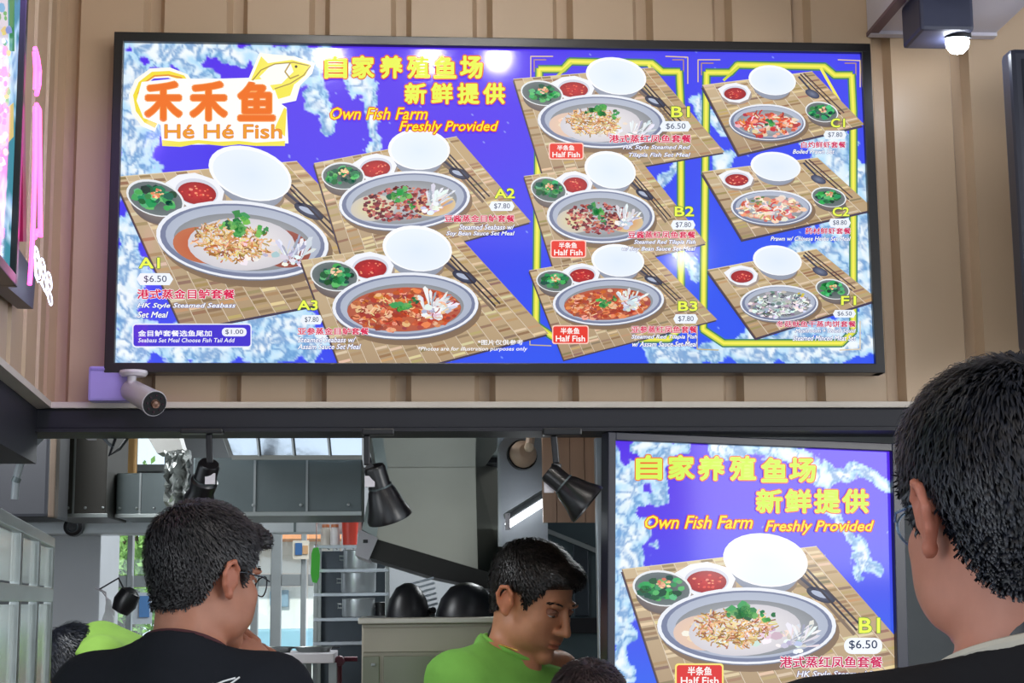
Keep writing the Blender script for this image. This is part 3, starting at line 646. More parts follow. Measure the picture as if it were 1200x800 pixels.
win.box((xl, KY-.03, zt-.03), (xr, KY+.05, zt)).box((xl, KY-.03, 1.0), (xr, KY+.05, 1.04)); struct(win.build('window_1', M_alu)); wroot = bpy.data.objects['window_1']
for px, w in ((119, .04), (153, .022), (190, .03), (227, .022), (264, .022), (299, .03), (324, .045), (356, .022), (394, .03)):
    x = at(px, 650, KY)[0]; MB().box((x-w/2, KY-.02, 1.04), (x+w/2, KY+.04, zt-.03), .003).build('mullion', M_alu, wroot)
for px0, px1 in ((121, 152), (154, 189), (191, 226), (228, 263), (265, 298), (300, 322), (327, 355), (358, 393)):
    z = at(0, 681, KY)[2]; a, b = at(px0, 681, KY)[0]+.012, at(px1, 681, KY)[0]-.005
    MB().box((a, KY-.015, z-.03), (b, KY+.03, z+.02), .002).build('transom', M_alu, wroot)
    MB().box((a, KY+.005, 1.05), (b, KY+.011, z-.035)).build('pane', M_glass, wroot); MB().box((a, KY+.005, z+.025), (b, KY+.011, zt-.035)).build('pane', M_glass, wroot)
w2 = struct(MB().box((xu0, KY-.02, zu0), (xu1, KY+.04, zu0+.03)).build('window_2', M_alu))
MB().box((xu0, KY+.005, zu0+.03), (xu1, KY+.011, 2.62)).build('pane', M_glass, w2)
xm = at(157, 530, KY)[0]; MB().box((xm-.012, KY-.02, zu0+.03), (xm+.012, KY+.03, 2.62)).build('mullion', M_alu, w2)
# outside
struct(MB().box((-14, 4.2, -0.12), (14, 30, -0.02)).build('ground_outside', mat('asphalt', (150, 150, 146), .8, var=.1, scale=1)))
b0 = at(310, 0, 11)
bd = thing('building', (at(345, 700, 11)[0], 11, -0.02), 'white building with a small blue-paned window outside the kitchen windows', 'building')
bx0, bx1 = at(290, 700, 11)[0], at(520, 700, 11)[0]
MB().box((bx0, 11, -.02), (bx1, 15, 2.1)).build('wall', mat('white_render', (222, 224, 220), .8, var=.04), bd)
MB().box((bx0-.3, 10.3, 2.1), (bx1+.3, 15.2, 2.28)).build('awning', mat('orange_awning', (222, 150, 104), .6, var=.1), bd)
fr = MB().box((at(325, 650, 11)[0], 10.95, at(0, 714, 11)[2]), (at(339, 650, 11)[0], 11.05, at(0, 694, 11)[2]), .01).build('window', mat('blue_grey_frame', (120, 150, 170), .5), bd)
MB().box((at(326.5, 0, 11)[0], 10.94, at(0, 712.5, 11)[2]), (at(337.5, 0, 11)[0], 10.96, at(0, 695.5, 11)[2])).build('pane', mat('blue_pane', (112, 160, 190), .15), fr)
MB().box((bx0, 10.9, at(0, 775, 11)[2]), (bx1, 11.02, at(0, 740, 11)[2]), .02).build('blue_band', mat('pale_blue_paint', (142, 186, 208), .6), bd)
tree = thing('tree', (at(150, 650, 8)[0], 8, -.02), 'leafy green tree outside the left kitchen windows', 'tree')
MB().tube([(at(150, 650, 8)[0], 8, -.02), (at(152, 650, 8)[0], 8.05, 1.2), (at(148, 650, 8)[0], 8, 2.2)], (.12, .1, .07)).build('trunk', mat('bark', (96, 84, 70), .9), tree)
nr = np.random.RandomState(3); N = 3600
cx_ = at(148, 650, 8)
P0 = np.stack([cx_[0]+nr.normal(0, .26, N), 8+nr.normal(0, .4, N), 1.85+nr.normal(0, .30, N)], -1); d1 = nr.normal(size=(N, 3)); d1 /= np.linalg.norm(d1, axis=1)[:, None]; d2 = np.cross(d1, nr.normal(size=(N, 3))); d2 /= np.linalg.norm(d2, axis=1)[:, None]
vs = np.stack([P0-d1*.04, P0+d2*.018, P0+d1*.04, P0-d2*.018], 1).reshape(-1, 3).tolist()
tag(MB().faces(vs, [(4*i, 4*i+1, 4*i+2, 4*i+3) for i in range(N)]).build('foliage', mat('leaf_green', (134, 176, 92), .6, var=.35, scale=3), tree), kind='stuff')
# things at the window
sg = thing('window_notice', at(166, 730, KY-.04), 'small blue and white notice on the left kitchen window', 'notice')
pbox(156, 694, 178, 731, KY-.045, .012).build('sheet', mat('notice_white', (216, 226, 236), .5), sg); pbox(163, 698, 175, 723, KY-.05, .006).build('print', mat('notice_blue', (96, 150, 214), .5), sg)
sg = thing('window_picture', at(352, 655, KY-.04), 'pale framed notice with blue picture above the right window bar', 'notice')
pbox(343, 633, 362, 655, KY-.05, .018).build('frame', mat('pale_board', (206, 200, 186), .5), sg); pbox(346, 636, 354, 650, KY-.055, .006).build('print', mat('deep_blue', (50, 96, 150), .5), sg); pbox(354.5, 639, 361, 649, KY-.055, .006).build('print', mat('ochre', (190, 150, 110), .5), sg)
# column, lintel, ducts
cxa, cxb = at(60, 650, 2.3)[0], at(118, 650, 2.3)[0]
struct(MB().box((cxa, 2.3, 0), (cxb, 2.7, 2.62), .004).build('column', mat('column_paint', (186, 190, 196), .6, var=.08, scale=3)))
o = at(86, 617, 2.125); M_ = Matrix.Translation(Vector(o)) @ Matrix.Rotation(math.pi/2, 4, 'X')
pl_ = thing('wall_vent', o, 'round black fixture at the top of the grey column left of the windows', 'wall fitting')
MB().lathe([(.001, .02), (.022, .02), (.032, .012), (.034, -.02)], 24, M_).build('rim', M_black, pl_, True); MB().lathe([(.0, .012), (.018, .022), (.02, .02), (.021, .0)], 20, M_).build('cap', M_greyd, pl_, True)
def solo(mb, name, m, label, cat, org, group=None, smooth=False): return tag(mb.build(name, m, None, smooth, tuple(org)), label, cat, group)
a, b = at(56, 626, 2.15), at(436, 609, 2.15)
t = thing('window_lintel', ((a[0]+b[0])/2, 2.15, a[2]), 'long pale metal lintel box across the top of the kitchen windows', 'lintel')
MB().box((-2.4, 2.15, a[2]), (b[0], 2.3, b[2]), .004).build('box', mat('pale_metal', (190, 196, 200), .35, .3, var=.08), t)
for px in (95, 180, 262, 345, 425): MB().box((at(px, 650, 2.15)[0]-.004, 2.147, a[2]+.003), (at(px, 650, 2.15)[0]+.004, 2.152, b[2]-.003)).build('seam', M_steeld, t)
def duct(x0, y0, x1, y1, Y, dp, label, m=None, name='duct_box', seams=()):
    a = at((x0+x1)/2, y1, Y); t = thing(name, tuple(a), label, 'duct')
    pbox(x0, y0, x1, y1, Y, dp, .004).build('casing', m or M_steeld, t)
    q = at(x0, y0, Y); r = at(x1, y1, Y)
    MB().box((q[0]+.0, Y-.006, r[2]), (r[0], Y, r[2]+.012), .001).build('flange', M_steel, t)
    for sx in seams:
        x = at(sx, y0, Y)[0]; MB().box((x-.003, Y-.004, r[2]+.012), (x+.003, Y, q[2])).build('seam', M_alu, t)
    for k in range(4):
        x = q[0]+(r[0]-q[0])*(.08+.28*k); c = MB(); c.lathe([(.0, .004), (.004, .003), (.005, 0)], 8, Matrix.Translation((x, Y-.003, r[2]+.03)) @ Matrix.Rotation(math.pi/2, 4, 'X')).build('rivet', M_alu, t)
    return t
duct(226, 536, 424, 604, 0.92, .42, 'wide dull steel duct box under the polished ceiling panel', seams=(299, 360))  # right seam bar stands in for a bright vertical reflection on the steel
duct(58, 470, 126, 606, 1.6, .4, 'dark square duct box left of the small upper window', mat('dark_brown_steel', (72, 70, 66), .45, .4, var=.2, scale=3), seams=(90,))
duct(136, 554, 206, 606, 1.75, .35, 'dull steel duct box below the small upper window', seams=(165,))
# polished ceiling panel over the counter
a, b = at(262, 503.5, 0.2), at(424, 503.5, 0.2)
zc = at(300, 534, 0.9)[2]
t = thing('steel_fascia', ((a[0]+b[0])/2, .88, zc), 'polished steel fascia strip above the wide duct box, reflecting daylight', 'steel panel')
q = [Vector(at(x, y, Y_)) for x, y, Y_ in ((258, 495, .85), (424, 495, .85), (424, 535, .861), (272, 535, .861))]
MB().prism(q, (0, .01, 0)).build('sheet', M_mirror, t)
MB().beam(q[0]+Vector((-.002, -.004, 0)), q[3]+Vector((-.002, -.004, 0)), .006, .01).build('edge_strip', M_alu, t); MB().beam(q[3]+Vector((0, -.006, -.003)), q[2]+Vector((0, -.006, -.003)), .008, .012).build('lower_lip', M_steel, t)
for px in (300, 341, 383): MB().beam(Vector(at(px, 495, .835)), Vector(at(px+4, 534, .85)), .006, .006).build('seam', M_alu, t)
MB().box((q[0].x+.02, .86, q[0].z-.02), (q[0].x+.05, .89, 2.62)).box((q[1].x-.05, .86, q[0].z-.02), (q[1].x-.02, .89, 2.62)).build('hanger', M_steeld, t)
a2, b2 = at(430, 500, .2), at(600, 500, .2)
t = thing('ceiling_panel', ((a2[0]+b2[0])/2, .6, zc+.01), 'polished steel ceiling panel under the beam above the extractor hood', 'ceiling panel')
MB().box((a2[0], .2, zc+.004), (b2[0], 1.35, zc+.016)).build('sheet', M_mirror, t); MB().box((a2[0], .2, zc-.002), (a2[0]+.008, 1.35, zc+.02)).build('edge_strip', M_alu, t)
# pale hanging duct + crumpled foil sleeve + tan post in the upper window
pm = at(149, 553, 3.0); solo(MB().box((pm[0]-.03, 3.0, at(0, 560, 3.0)[2]), (pm[0]+.03, 3.06, 2.62), .006), 'wooden_post', mat('tan_wood', (186, 146, 92), .6, var=.15, scale=9, stretch=(5, 5, 1)), 'tan wooden post standing in the small upper window', 'post', (pm[0], 3.03, 1.9))
q = [at(x, y, 1.2) for x, y in ((163, 495), (205, 495), (214, 526), (184, 531))]
solo(MB().prism(q, (0, .12, 0)).box((q[0][0]+.02, 1.22, q[0][2]-.02), (q[1][0]-.02, 1.3, 2.62)), 'duct_elbow', mat('pale_duct', (176, 176, 172), .4, .2), 'pale slanted duct piece hanging under the beam by the upper window', 'duct', q[3])
vs = []; fs = []; n1, n2 = 14, 10
for j in range(n1):
    for i in range(n2):
        p = at(193+i*29/(n2-1), 528+j*64/(n1-1), 1.0); vs.append((p[0]+rnd.uniform(-.004, .004), 1.0+rnd.uniform(-.018, .018)+.02*math.sin(i*1.2), p[2]+rnd.uniform(-.004, .004)))
nb = len(vs); vs += [(x, y+.05, z) for x, y, z in vs]
for j in range(n1-1):
    for i in range(n2-1): k = j*n2+i; fs.append((k, k+1, k+n2+1, k+n2)); fs.append((nb+k, nb+k+n2, nb+k+n2+1, nb+k+1))
for j in range(n1-1): k = j*n2; fs.append((k, k+n2, nb+k+n2, nb+k)); k += n2-1; fs.append((k, nb+k, nb+k+n2, k+n2))
for i in range(n2-1): fs.append((i, nb+i, nb+i+1, i+1)); k = (n1-1)*n2+i; fs.append((k, k+1, nb+k+1, nb+k))
solo(MB().faces(vs, fs), 'foil_sleeve', mat('foil', (176, 180, 178), .3, .5), 'crumpled foil sleeve hanging behind the grey-haired man', 'foil sleeve', at(207, 592, 1.0))
# ---- extractor hood
hy = 1.36
hood = thing('extractor_hood', at(510, 690, hy+.4), 'big sloping stainless steel extractor hood over the cooking range', 'extractor hood')
fp = [at(x, y, hy) for x, y in ((455, 541), (557, 541), (560, 667), (440, 631))]
MB().prism(fp, (0, .55, 0)).build('canopy', mat('hood_steel', (168, 166, 152), .30, .85, var=.14, scale=2), hood)
MB().prism([at(557, 541, hy), at(582, 541, hy+.16), at(592, 676, hy+.16), at(560, 667, hy)], (0, .3, 0)).build('corner_facet', mat('hood_steel', (0, 0, 0)), hood)
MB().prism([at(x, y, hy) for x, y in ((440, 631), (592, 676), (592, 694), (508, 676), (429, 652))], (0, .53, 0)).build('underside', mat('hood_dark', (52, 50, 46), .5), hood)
MB().prism([at(x, y, hy-.02) for x, y in ((421, 620), (443, 630), (432, 656), (416, 650))], (0, .5, 0)).build('end_cap', M_white, hood)
pbox(425.5, 632, 431, 636, hy-.024, .006, .001).build('switch', M_black, hood)
MB().prism([at(x, y, hy-.01) for x, y in ((440, 541), (455, 541), (441, 630), (424, 620))], (0, .5, 0)).build('side_panel', mat('pale_hood_side', (176, 186, 180), .35, .5), hood)
pbox(430, 535, 588, 542, hy-.03, .58, .002).build('rim', M_dark, hood)
solo(MB().prism([at(x, y, 1.25) for x, y in ((446, 533), (446, 527), (560, 512), (600, 508), (600, 533))], (0, .1, 0)), 'hood_duct', mat('sage_steel', (140, 150, 146), .4, .4), 'flat grey-green duct resting on the extractor hood', 'duct', at(520, 534, 1.25))
# right-hand kitchen panels
t = thing('partition_panel', at(610, 800, .78), 'light grey metal partition behind the fluorescent lamp', 'partition'); pbox(583, 300, 640, 640, .78, .03).build('sheet', mat('light_grey_metal', (150, 154, 160), .4, .3, var=.06), t)
pbox(583, 300, 586, 640, .77, .012).build('edge_strip', M_alu, t)
wp = thing('warm_panel', at(670, 640, .5), 'boarded panel in the warm colours of a reflection, behind the right track spotlight', 'panel')  # boards made up to carry a warm, wood-like reflection as colour
xs = [634, 650, 666, 683, 699, 716]
for i in range(5): pbox(xs[i]+.25, 225, xs[i+1]-.25, 612, .5+.002*(i % 2), .02, .001).build('board', mat('warm_reflection_board', (196, 160, 134), .45, var=.14, scale=6, stretch=(6, 6, .6)), wp)
pbox(634, 225, 716, 612, .521, .01).build('backing', M_greyd, wp)
t = thing('fridge', at(650, 900, .95), 'tall dark grey steel cabinet behind the man in the green shirt', 'cabinet')
a, b = at(607, 608, 1.0), at(708, 800, 1.0); MB().box((a[0], 1.0, .0), (b[0], 1.6, a[2]), .006).build('body', mat('slate_steel', (78, 92, 98), .4, .5, var=.1), t)
MB().beam(at(612, 610, .985), at(706, 648, .985), .012, .012).build('rail', M_alu, t); pbox(672, 636, 690, 722, .985, .014, .003).build('door_panel', mat('slate_dark', (50, 58, 66), .4, .4), t)
pbox(640, 724, 708, 742, .97, .03, .003).build('worktop_edge', M_black, t)
solo(MB().box((at(700, 650, .16)[0], .16, 0), (at(712, 650, .16)[0], .19, 1.95), .002), 'steel_post', mat('pale_steel', (190, 198, 204), .35, .4), 'pale steel post just left of the lower menu screen', 'post', (at(706, 650, .16)[0], .175, 0))
# ---- cooking range and counter
ct = thing('steel_counter', (at(510, 650, 1.0)[0], 1.3, 0), 'beige-grey stainless counter with drawer panels behind the man in green', 'counter')
Mc = mat('beige_steel', (176, 168, 152), .38, .35, var=.1, scale=3); c0, c1 = at(424, 731, .95), at(594, 731, .95)
MB().box((c0[0], .95, 0), (c1[0], 1.55, c0[2]), .003).build('body', Mc, ct)
MB().box((c0[0]-.01, .93, c0[2]), (c1[0], 1.57, c0[2]+.016), .003).build('worktop', mat('pale_steel2', (196, 190, 178), .3, .3), ct)
z1 = at(0, 772, .95)[2]
MB().box((c0[0]+.004, .942, z1+.006), (c1[0], .952, c0[2]-.01), .002).build('drawer', Mc, ct)
for k, (xa, xb) in enumerate(((424, 446), (448, 560), (562, 593))):
    xa, xb = at(xa, 650, .95)[0]+.004, at(xb, 650, .95)[0]-.002
    d = MB().box((xa, .942, .2), (xb, .952, z1-.004), .002).build('door', mat('olive_steel', (128, 130, 112), .3, .5, var=.15, scale=3), ct)
    MB().box((xa+(xb-xa)*.5, .925, z1-.03), (xa+(xb-xa)*.78, .942, z1-.022), .002).build('handle', M_steel, d)
for k, (px, r, lb) in enumerate(((478, .055, 'left upturned black wok on the steel counter'), (547, .077, 'right upturned black wok on the steel counter'))):
    c = at(px, 728, 1.06); w = thing('wok', (c[0], 1.06, c0[2]+.017), lb, 'wok')
    Mx = Matrix.Translation((c[0], 1.06, c0[2]+.017)); MB().lathe([(r*1.15, 0), (r*1.12, .012), (r*.95, .05), (r*.6, .082), (r*.2, .094), (.0, .095)], 28, Mx).build('bowl', M_black, w, True)
    MB().tube([(c[0]+r*1.1, 1.06, c0[2]+.03), (c[0]+r*1.3, 1.04, c0[2]+.035)], .01).build('handle', M_blackm, w)
tr = thing('tray_stack', at(494, 727, 1.24), 'tilted stack of pale trays behind the woks', 'trays')
for i in range(6):
    p = Vector(at(482+i*.9, 684+i*6.0, 1.24)); MB().beam(p, p+Vector((.065, 0, .017)), .1, .006).build('tray', mat('tray_white', (206, 216, 226), .4), tr)
a = at(480, 712, 1.24); MB().box((a[0], 1.23, c0[2]+.016), (a[0]+.075, 1.29, a[2]), .002).build('stand', M_steeld, tr)
# ---- pot rack
RY = 2.0
rk = thing('pot_rack', (at(412, 650, RY)[0], RY+.15, 0), 'steel rack with wire shelves right of the windows', 'rack')
x0_, x1_ = at(368, 650, RY)[0], at(456, 650, RY)[0]
MB().box((x0_, RY+.32, 0), (x1_, RY+.335, at(0, 645, RY)[2]), .001).build('back_panel', mat('slate_panel', (64, 74, 84), .5), rk)
for x in (x0_+.006, x1_-.006):
    for yy in (RY+.006, RY+.3): MB().box((x-.007, yy-.007, 0), (x+.007, yy+.007, at(0, 640, RY)[2]), .001).build('leg', M_steel, rk)
SZ = [at(0, y, RY)[2] for y in (643, 671.5, 700, 729.5, 758)]
for z in SZ:
    m = MB().box((x0_, RY-.004, z-.006), (x1_, RY+.006, z+.005), .001)
    for k in range(9): m.beam((x0_+.01+k*(x1_-x0_-.02)/8, RY, z), (x0_+.01+k*(x1_-x0_-.02)/8, RY+.31, z), .004)
    m.build('shelf', mat('chrome_wire', (196, 204, 210), .25, .6), rk)
def pot(px, z, r, h, label, m, Y=RY+.12):
    x = at(px, 700, Y)[0]; t = thing('pot', (x, Y, z), label, 'pot', None); Mx = Matrix.Translation((x, Y, z))
    MB().lathe([(.0, .0), (r*.96, 0), (r, .006), (r, h), (r*1.05, h+.003), (r*.97, h+.004), (r*.95, .008), (0, .008)], 28, Mx).build('body', m, t, True)
    MB().tube([(x-r, Y, z+h*.7), (x-r-.014, Y, z+h*.72), (x-r-.014, Y, z+h*.5), (x-r, Y, z+h*.5)], .003, 6).build('handle', M_steel, t)
M_pot = mat('pot_steel', (186, 192, 196), .28, .6, var=.06)
pot(422, SZ[1]+.007, .058, .062, 'steel pot on the second wire shelf of the rack', M_pot); pot(420, SZ[2]+.007, .06, .066, 'steel pot on the third wire shelf of the rack', M_pot)
pot(420, SZ[3]+.007, .056, .06, 'steel pot on the fourth wire shelf of the rack', M_pot); pot(448, SZ[3]+.007, .025, .045, 'small dark pot beside the steel pot on the rack', M_blackm)
t = thing('red_container', (at(407, 650, RY)[0], RY+.1, SZ[0]+.007), 'red plastic container on top of the rack', 'container'); Mx = Matrix.Translation((at(409, 650, RY)[0], RY+.1, SZ[0]+.007))
MB().lathe([(.0, 0), (.024, 0), (.029, .088), (.031, .09), (.028, .09), (.023, .006), (0, .006)], 20, Mx).build('tub', mat('red_plastic', (196, 62, 48), .4), t, True); MB().lathe([(.0, .0), (.033, 0), (.033, .008), (0, .01)], 20, Matrix.Translation((at(409, 650, RY)[0], RY+.1, SZ[0]+.097))).build('lid', M_blackm, t)
for px, c, lb in ((380, (214, 206, 196), 'small cream jar on top of the rack, leftmost'), (391, (226, 222, 224), 'small white jar on top of the rack, beside the red container')):
    x = at(px, 650, RY)[0]; t = thing('jar', (x, RY+.1, SZ[0]+.007), lb, 'jar'); MB().lathe([(0, 0), (.016, 0), (.017, .03), (.017, .055), (.012, .062), (0, .062)], 16, Matrix.Translation((x, RY+.1, SZ[0]+.007))).build('body', mat('jar_%d' % px if 0 else 'jar_ceramic_'+('cream' if px == 380 else 'white'), c, .3), t, True)
    MB().lathe([(0, 0), (.013, 0), (.013, .01), (0, .011)], 16, Matrix.Translation((x, RY+.1, SZ[0]+.0695))).build('lid', mat('jar_lid', (196, 120, 80), .4), t)
# green cleaver on a string
gx, gt = at(369, 642, 1.5), at(371, 612, 1.5)
t = thing('green_scoop', tuple(at(369, 683, 1.9)), 'green plastic tool hanging on a string from the lintel', 'kitchen tool')
MB().prism([at(x, y, 1.9) for x, y in ((365, 648), (367, 642), (373, 641), (375, 650), (374, 676), (371, 683), (366, 682), (364, 672))], (0, .01, 0)).build('blade', mat('bright_green_plastic', (64, 178, 44), .4), t)
MB().tube([at(370, 644, 1.905), at(371, 630, 1.97), at(371, 613, 2.146)], .0022, 6).build('string', mat('brown_string', (92, 60, 50), .8), t)
# low white table with pans below the windows
tz = at(0, 770, 1.6)[2]
tb = thing('white_table', (at(340, 650, 1.6)[0], 1.8, 0), 'white work table under the windows behind the grey-haired man', 'table')
MB().box((at(285, 700, 1.6)[0], 1.6, tz-.03), (at(392, 700, 1.6)[0], 1.97, tz), .004).build('tabletop', M_white, tb)
for px in (290, 355, 390):
    for yy in (1.63, 1.94): MB().box((at(px, 700, 1.6)[0]-.012, yy-.012, 0), (at(px, 700, 1.6)[0]+.012, yy+.012, tz-.03)).build('leg', M_alu, tb)
for px, lb in ((322, 'flat steel pan on the white table, left one'), (368, 'flat steel pan on the white table, right one')):
    x = at(px, 700, 1.75)[0]; t = thing('pan', (x, 1.76, tz+.0005), lb, 'pan'); MB().lathe([(0, 0), (.05, 0), (.062, .016), (.064, .017), (.05, .004), (0, .004)], 24, Matrix.Translation((x, 1.76, tz+.0005))).build('dish', M_steel, t, True)
    MB().box((x+.055, 1.75, tz+.012), (x+.085, 1.77, tz+.016), .001).build('handle', M_blackm, t)
tp = thing('water_tap', at(398, 790, 1.7), 'dark red and steel tap fitting at the left edge of the counter', 'tap')
MB().tube([at(398, 800, 1.7), at(398, 776, 1.7), at(404, 772, 1.7), at(419, 772, 1.7)], .008, 8).build('pipe', mat('dark_red_metal', (92, 34, 50), .4, .3), tp)
MB().lathe([(0, -.008), (.014, -.008), (.017, 0), (.014, .008), (0, .008)], 12, Matrix.Translation(Vector(at(398, 774, 1.69))) @ Matrix.Rotation(math.pi/2, 4, 'X')).build('knob', mat('maroon_plastic', (110, 40, 60), .4), tp)
# plastic bag by the left window
vs = []; fs = []
for j in range(12):
    for i in range(16):
        a = i/16*6.283; f = j/11; rx = (2+15*f**.8)*(1+.16*math.sin(3*a+j)); p = at(128-2*f, 702+78*f, 2.24); vs.append((p[0]+rx*.0029*math.cos(a)+rnd.uniform(-.004, .004), 2.24+rx*.0016*math.sin(a), p[2]))
for j in range(11):
    for i in range(16): fs.append((j*16+i, j*16+(i+1) % 16, (j+1)*16+(i+1) % 16, (j+1)*16+i))
fs += [tuple(range(16)), tuple(range(176, 192))]
bgt = thing('plastic_bag', at(126, 780, 2.24), 'white plastic bag hanging beside the grey column', 'bag'); MB().faces(vs, fs).build('bag_body', mat('white_bag', (222, 226, 230), .5, bump=.4, bscale=9), bgt)
MB().tube([at(125, 706, 2.24), at(124, 694, 2.25), at(117, 690, 2.28), at(112, 689, 2.3), at(120, 693, 2.26), at(130, 706, 2.24)], .003, 6).build('handle', M_white, bgt)
c = at(148, 703, 2.12); t = thing('black_pouch', tuple(c), 'dark pouch hanging beside the white plastic bag', 'pouch')
MB().lathe([(0, -.05), (.03, -.045), (.042, -.01), (.036, .03), (.012, .045), (0, .045)], 12, Matrix.Translation(Vector(c)) @ Matrix.Rotation(.5, 4, 'Y')).build('pouch_body', M_black, t, True); MB().tube([(c[0]-.01, c[1], c[2]+.04), (c[0]-.03, c[1]+.01, c[2]+.075), tuple(at(117, 690, 2.28))], .003, 6).build('strap', M_black, t)
# ---- steel display rack on the left, running towards the viewer
lk = thing('display_cabinet', (at(30, 650, .2)[0]-.3, -.3, 0), 'steel-framed glass display cabinet at the far left of the stall', 'cabinet')
A = Vector(at(57, 700, .25)); A.z = 0; D_ = Vector((at(-12, 700, -1.0)[0]-A.x, -1.25, 0)); L = D_.length; D_.normalize(); Nn = Vector((D_.y, -D_.x, 0)); Nn = Nn if Nn.x < 0 else -Nn
ztop = at(57, 636, .25)[2]
for z, h in ((ztop, .022), (at(57, 697, .25)[2], .03), (1.02, .03), (.1, .03)): MB().beam(A+Vector((0, 0, z)), A+D_*L+Vector((0, 0, z)), .02, h, bev=.002).build('rail', M_steel, lk); MB().beam(A+Nn*.4+Vector((0, 0, z)), A+Nn*.4+D_*L+Vector((0, 0, z)), .02, h, bev=.002).build('rail', M_steel, lk)
for s_ in (0, .33, .66, 1):
    MB().beam(A+D_*L*s_, A+D_*L*s_+Vector((0, 0, ztop)), .018, .018, bev=.002).build('post', M_steel, lk)
    if s_ in (0, 1): MB().beam(A+Nn*.4+D_*L*s_, A+Nn*.4+D_*L*s_+Vector((0, 0, ztop)), .018, .018, bev=.002).build('post', M_steel, lk)
    MB().beam(A+D_*L*s_+Vector((0, 0, ztop)), A+Nn*.4+D_*L*s_+Vector((0, 0, ztop)), .018, .018).build('cross_rail', M_steel, lk)
zm = at(57, 697, .25)[2]
M_pane = bpy.data.materials.new('frosted_pane'); M_pane.use_nodes = True; bb_ = M_pane.node_tree.nodes['Principled BSDF']; bb_.inputs['Base Color'].default_value = (.74, .82, .78, 1); bb_.inputs['Roughness'].default_value = .2; bb_.inputs['Alpha'].default_value = .55
for s_ in range(3):
    for za, zb_ in ((zm+.02, ztop-.015), (1.04, zm-.02)):
        p = A+D_*(L*(s_/3)+.012); q = A+D_*(L*((s_+1)/3)-.012); MB().prism([p+Vector((0, 0, za)), q+Vector((0, 0, za)), q+Vector((0, 0, zb_)), p+Vector((0, 0, zb_))], Nn*.005).build('pane', M_pane, lk)
# dark surround above the cabinet, arched pipe, timber stud
t = thing('arched_pipe', at(25, 570, .19), 'grey arched pipe in the dark corner under the left beam', 'pipe')
MB().tube([at(*q, .19) for q in ((17, 585), (19, 560), (25, 540), (34, 525), (46, 514), (52, 498))], .009, 10).build('pipe', mat('grey_pipe', (130, 138, 142), .4), t, True)
for q in ((19, 562), (35, 525)): p = Vector(at(*q, .19)); MB().lathe([(.0105, -.006), (.0105, .006)], 12, Matrix.Translation(p) @ Matrix.Rotation(.4, 4, 'Y'), True, True).build('clip', M_steeld, t)
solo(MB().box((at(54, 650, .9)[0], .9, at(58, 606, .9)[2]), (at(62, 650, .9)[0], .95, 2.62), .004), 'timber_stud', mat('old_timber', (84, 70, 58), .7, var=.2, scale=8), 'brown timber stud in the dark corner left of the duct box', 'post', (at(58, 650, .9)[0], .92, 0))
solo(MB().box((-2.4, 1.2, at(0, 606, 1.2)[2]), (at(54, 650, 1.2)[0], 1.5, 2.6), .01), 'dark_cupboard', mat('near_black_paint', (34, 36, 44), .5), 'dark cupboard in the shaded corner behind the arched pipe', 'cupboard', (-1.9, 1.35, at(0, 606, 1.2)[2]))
for k, (pts, m, lb) in enumerate(((((88, 500), (97, 510), (104, 514), (113, 514)), M_white, 'white cable looping under the beam, leftmost'), (((112, 500), (120, 512), (128, 520), (133, 524)), mat('grey_cable', (120, 126, 132), .5), 'grey cable under the beam near the small upper window'),
                              (((134, 500), (135, 514), (128, 534), (140, 526), (152, 510)), M_black, 'thin black cable crossing the small upper window'))):
    solo(MB().tube([at(*q, .184) for q in pts], .0035, 6), 'cable', m, lb, 'cable', at(*pts[0], .184), 'cables under the beam', True)

# ------------------------------------------------------------------ track spotlights under the beam
def track_lamp(ad, arm, p0, p1, lean, label, Y=-.03, r1=.05):
    a = at((ad[0]+ad[2])/2, ad[1], Y); t = thing('track_spotlight', tuple(a), label, 'spotlight', 'black cone spotlights under the beam')
    zt_ = ZL-.069; x0, x1 = at(ad[0], ad[3], Y)[0], at(ad[2], ad[3], Y)[0]; zl = at(0, ad[3], Y)[2]
    t.location.z = zt_
    MB().box((x0, Y-.018, zl), (x1, Y+.018, zt_), .003).build('adapter', M_black, t)
    A0, A1 = Vector(at(*arm[0], Y)), Vector(at(*arm[1], Y)); MB().beam(Vector((A0.x, Y, zl)), A1, .014, .014, bev=.003).build('arm', M_black, t)
    P0 = Vector(at(*p0, Y)); P1 = Vector(at(*p1, Y)); P1.y += lean; d = (P1-P0); L = d.length; d.normalize()
    Mx = Matrix.Translation(P0) @ d.to_track_quat('Z', 'Y').to_matrix().to_4x4()
    b = MB().lathe([(.0, -.012), (.021, -.012), (.024, -.006), (.024, L*.30), (.027, L*.36), (.030, L*.40), (r1*.8, L*.72), (r1, L*.93), (r1*1.0, L), (r1*.94, L), (r1*.72, L*.7), (.024, L*.45), (.0, L*.45)], 32, Mx).build('shade', M_blackm, t, True)
    MB().lathe([(.0, L*.5), (.018, L*.52), (.022, L*.6), (.012, L*.7), (0, L*.72)], 16, Mx).build('bulb', M_white, b, True)
    MB().lathe([(.0265, L*.30), (.0265, L*.335)], 24, Mx).build('ring', M_steeld, t); side = Mx @ Vector((.0, -.026, L*.12))
    MB().box((side.x-.011, side.y-.003, side.z-.012), (side.x+.011, side.y+.003, side.z+.012), .001).build('rating_label', M_white, t)
    K = Vector(Mx @ Vector((.022, 0, L*.1))); MB().beam(A1, P0+d*.01, .012, .02, bev=.002).build('bracket', M_blackm, t)
track_lamp((424, 500, 462, 511), ((430, 511), (430, 545)), (440, 552), (457, 606), .035, 'middle black cone spotlight hanging under the beam, pointing down')
track_lamp((636, 500, 681, 512), ((649, 512), (652, 543)), (647, 556), (689, 592), -.01, 'right black cone spotlight beside the lower menu screen, tilted right')
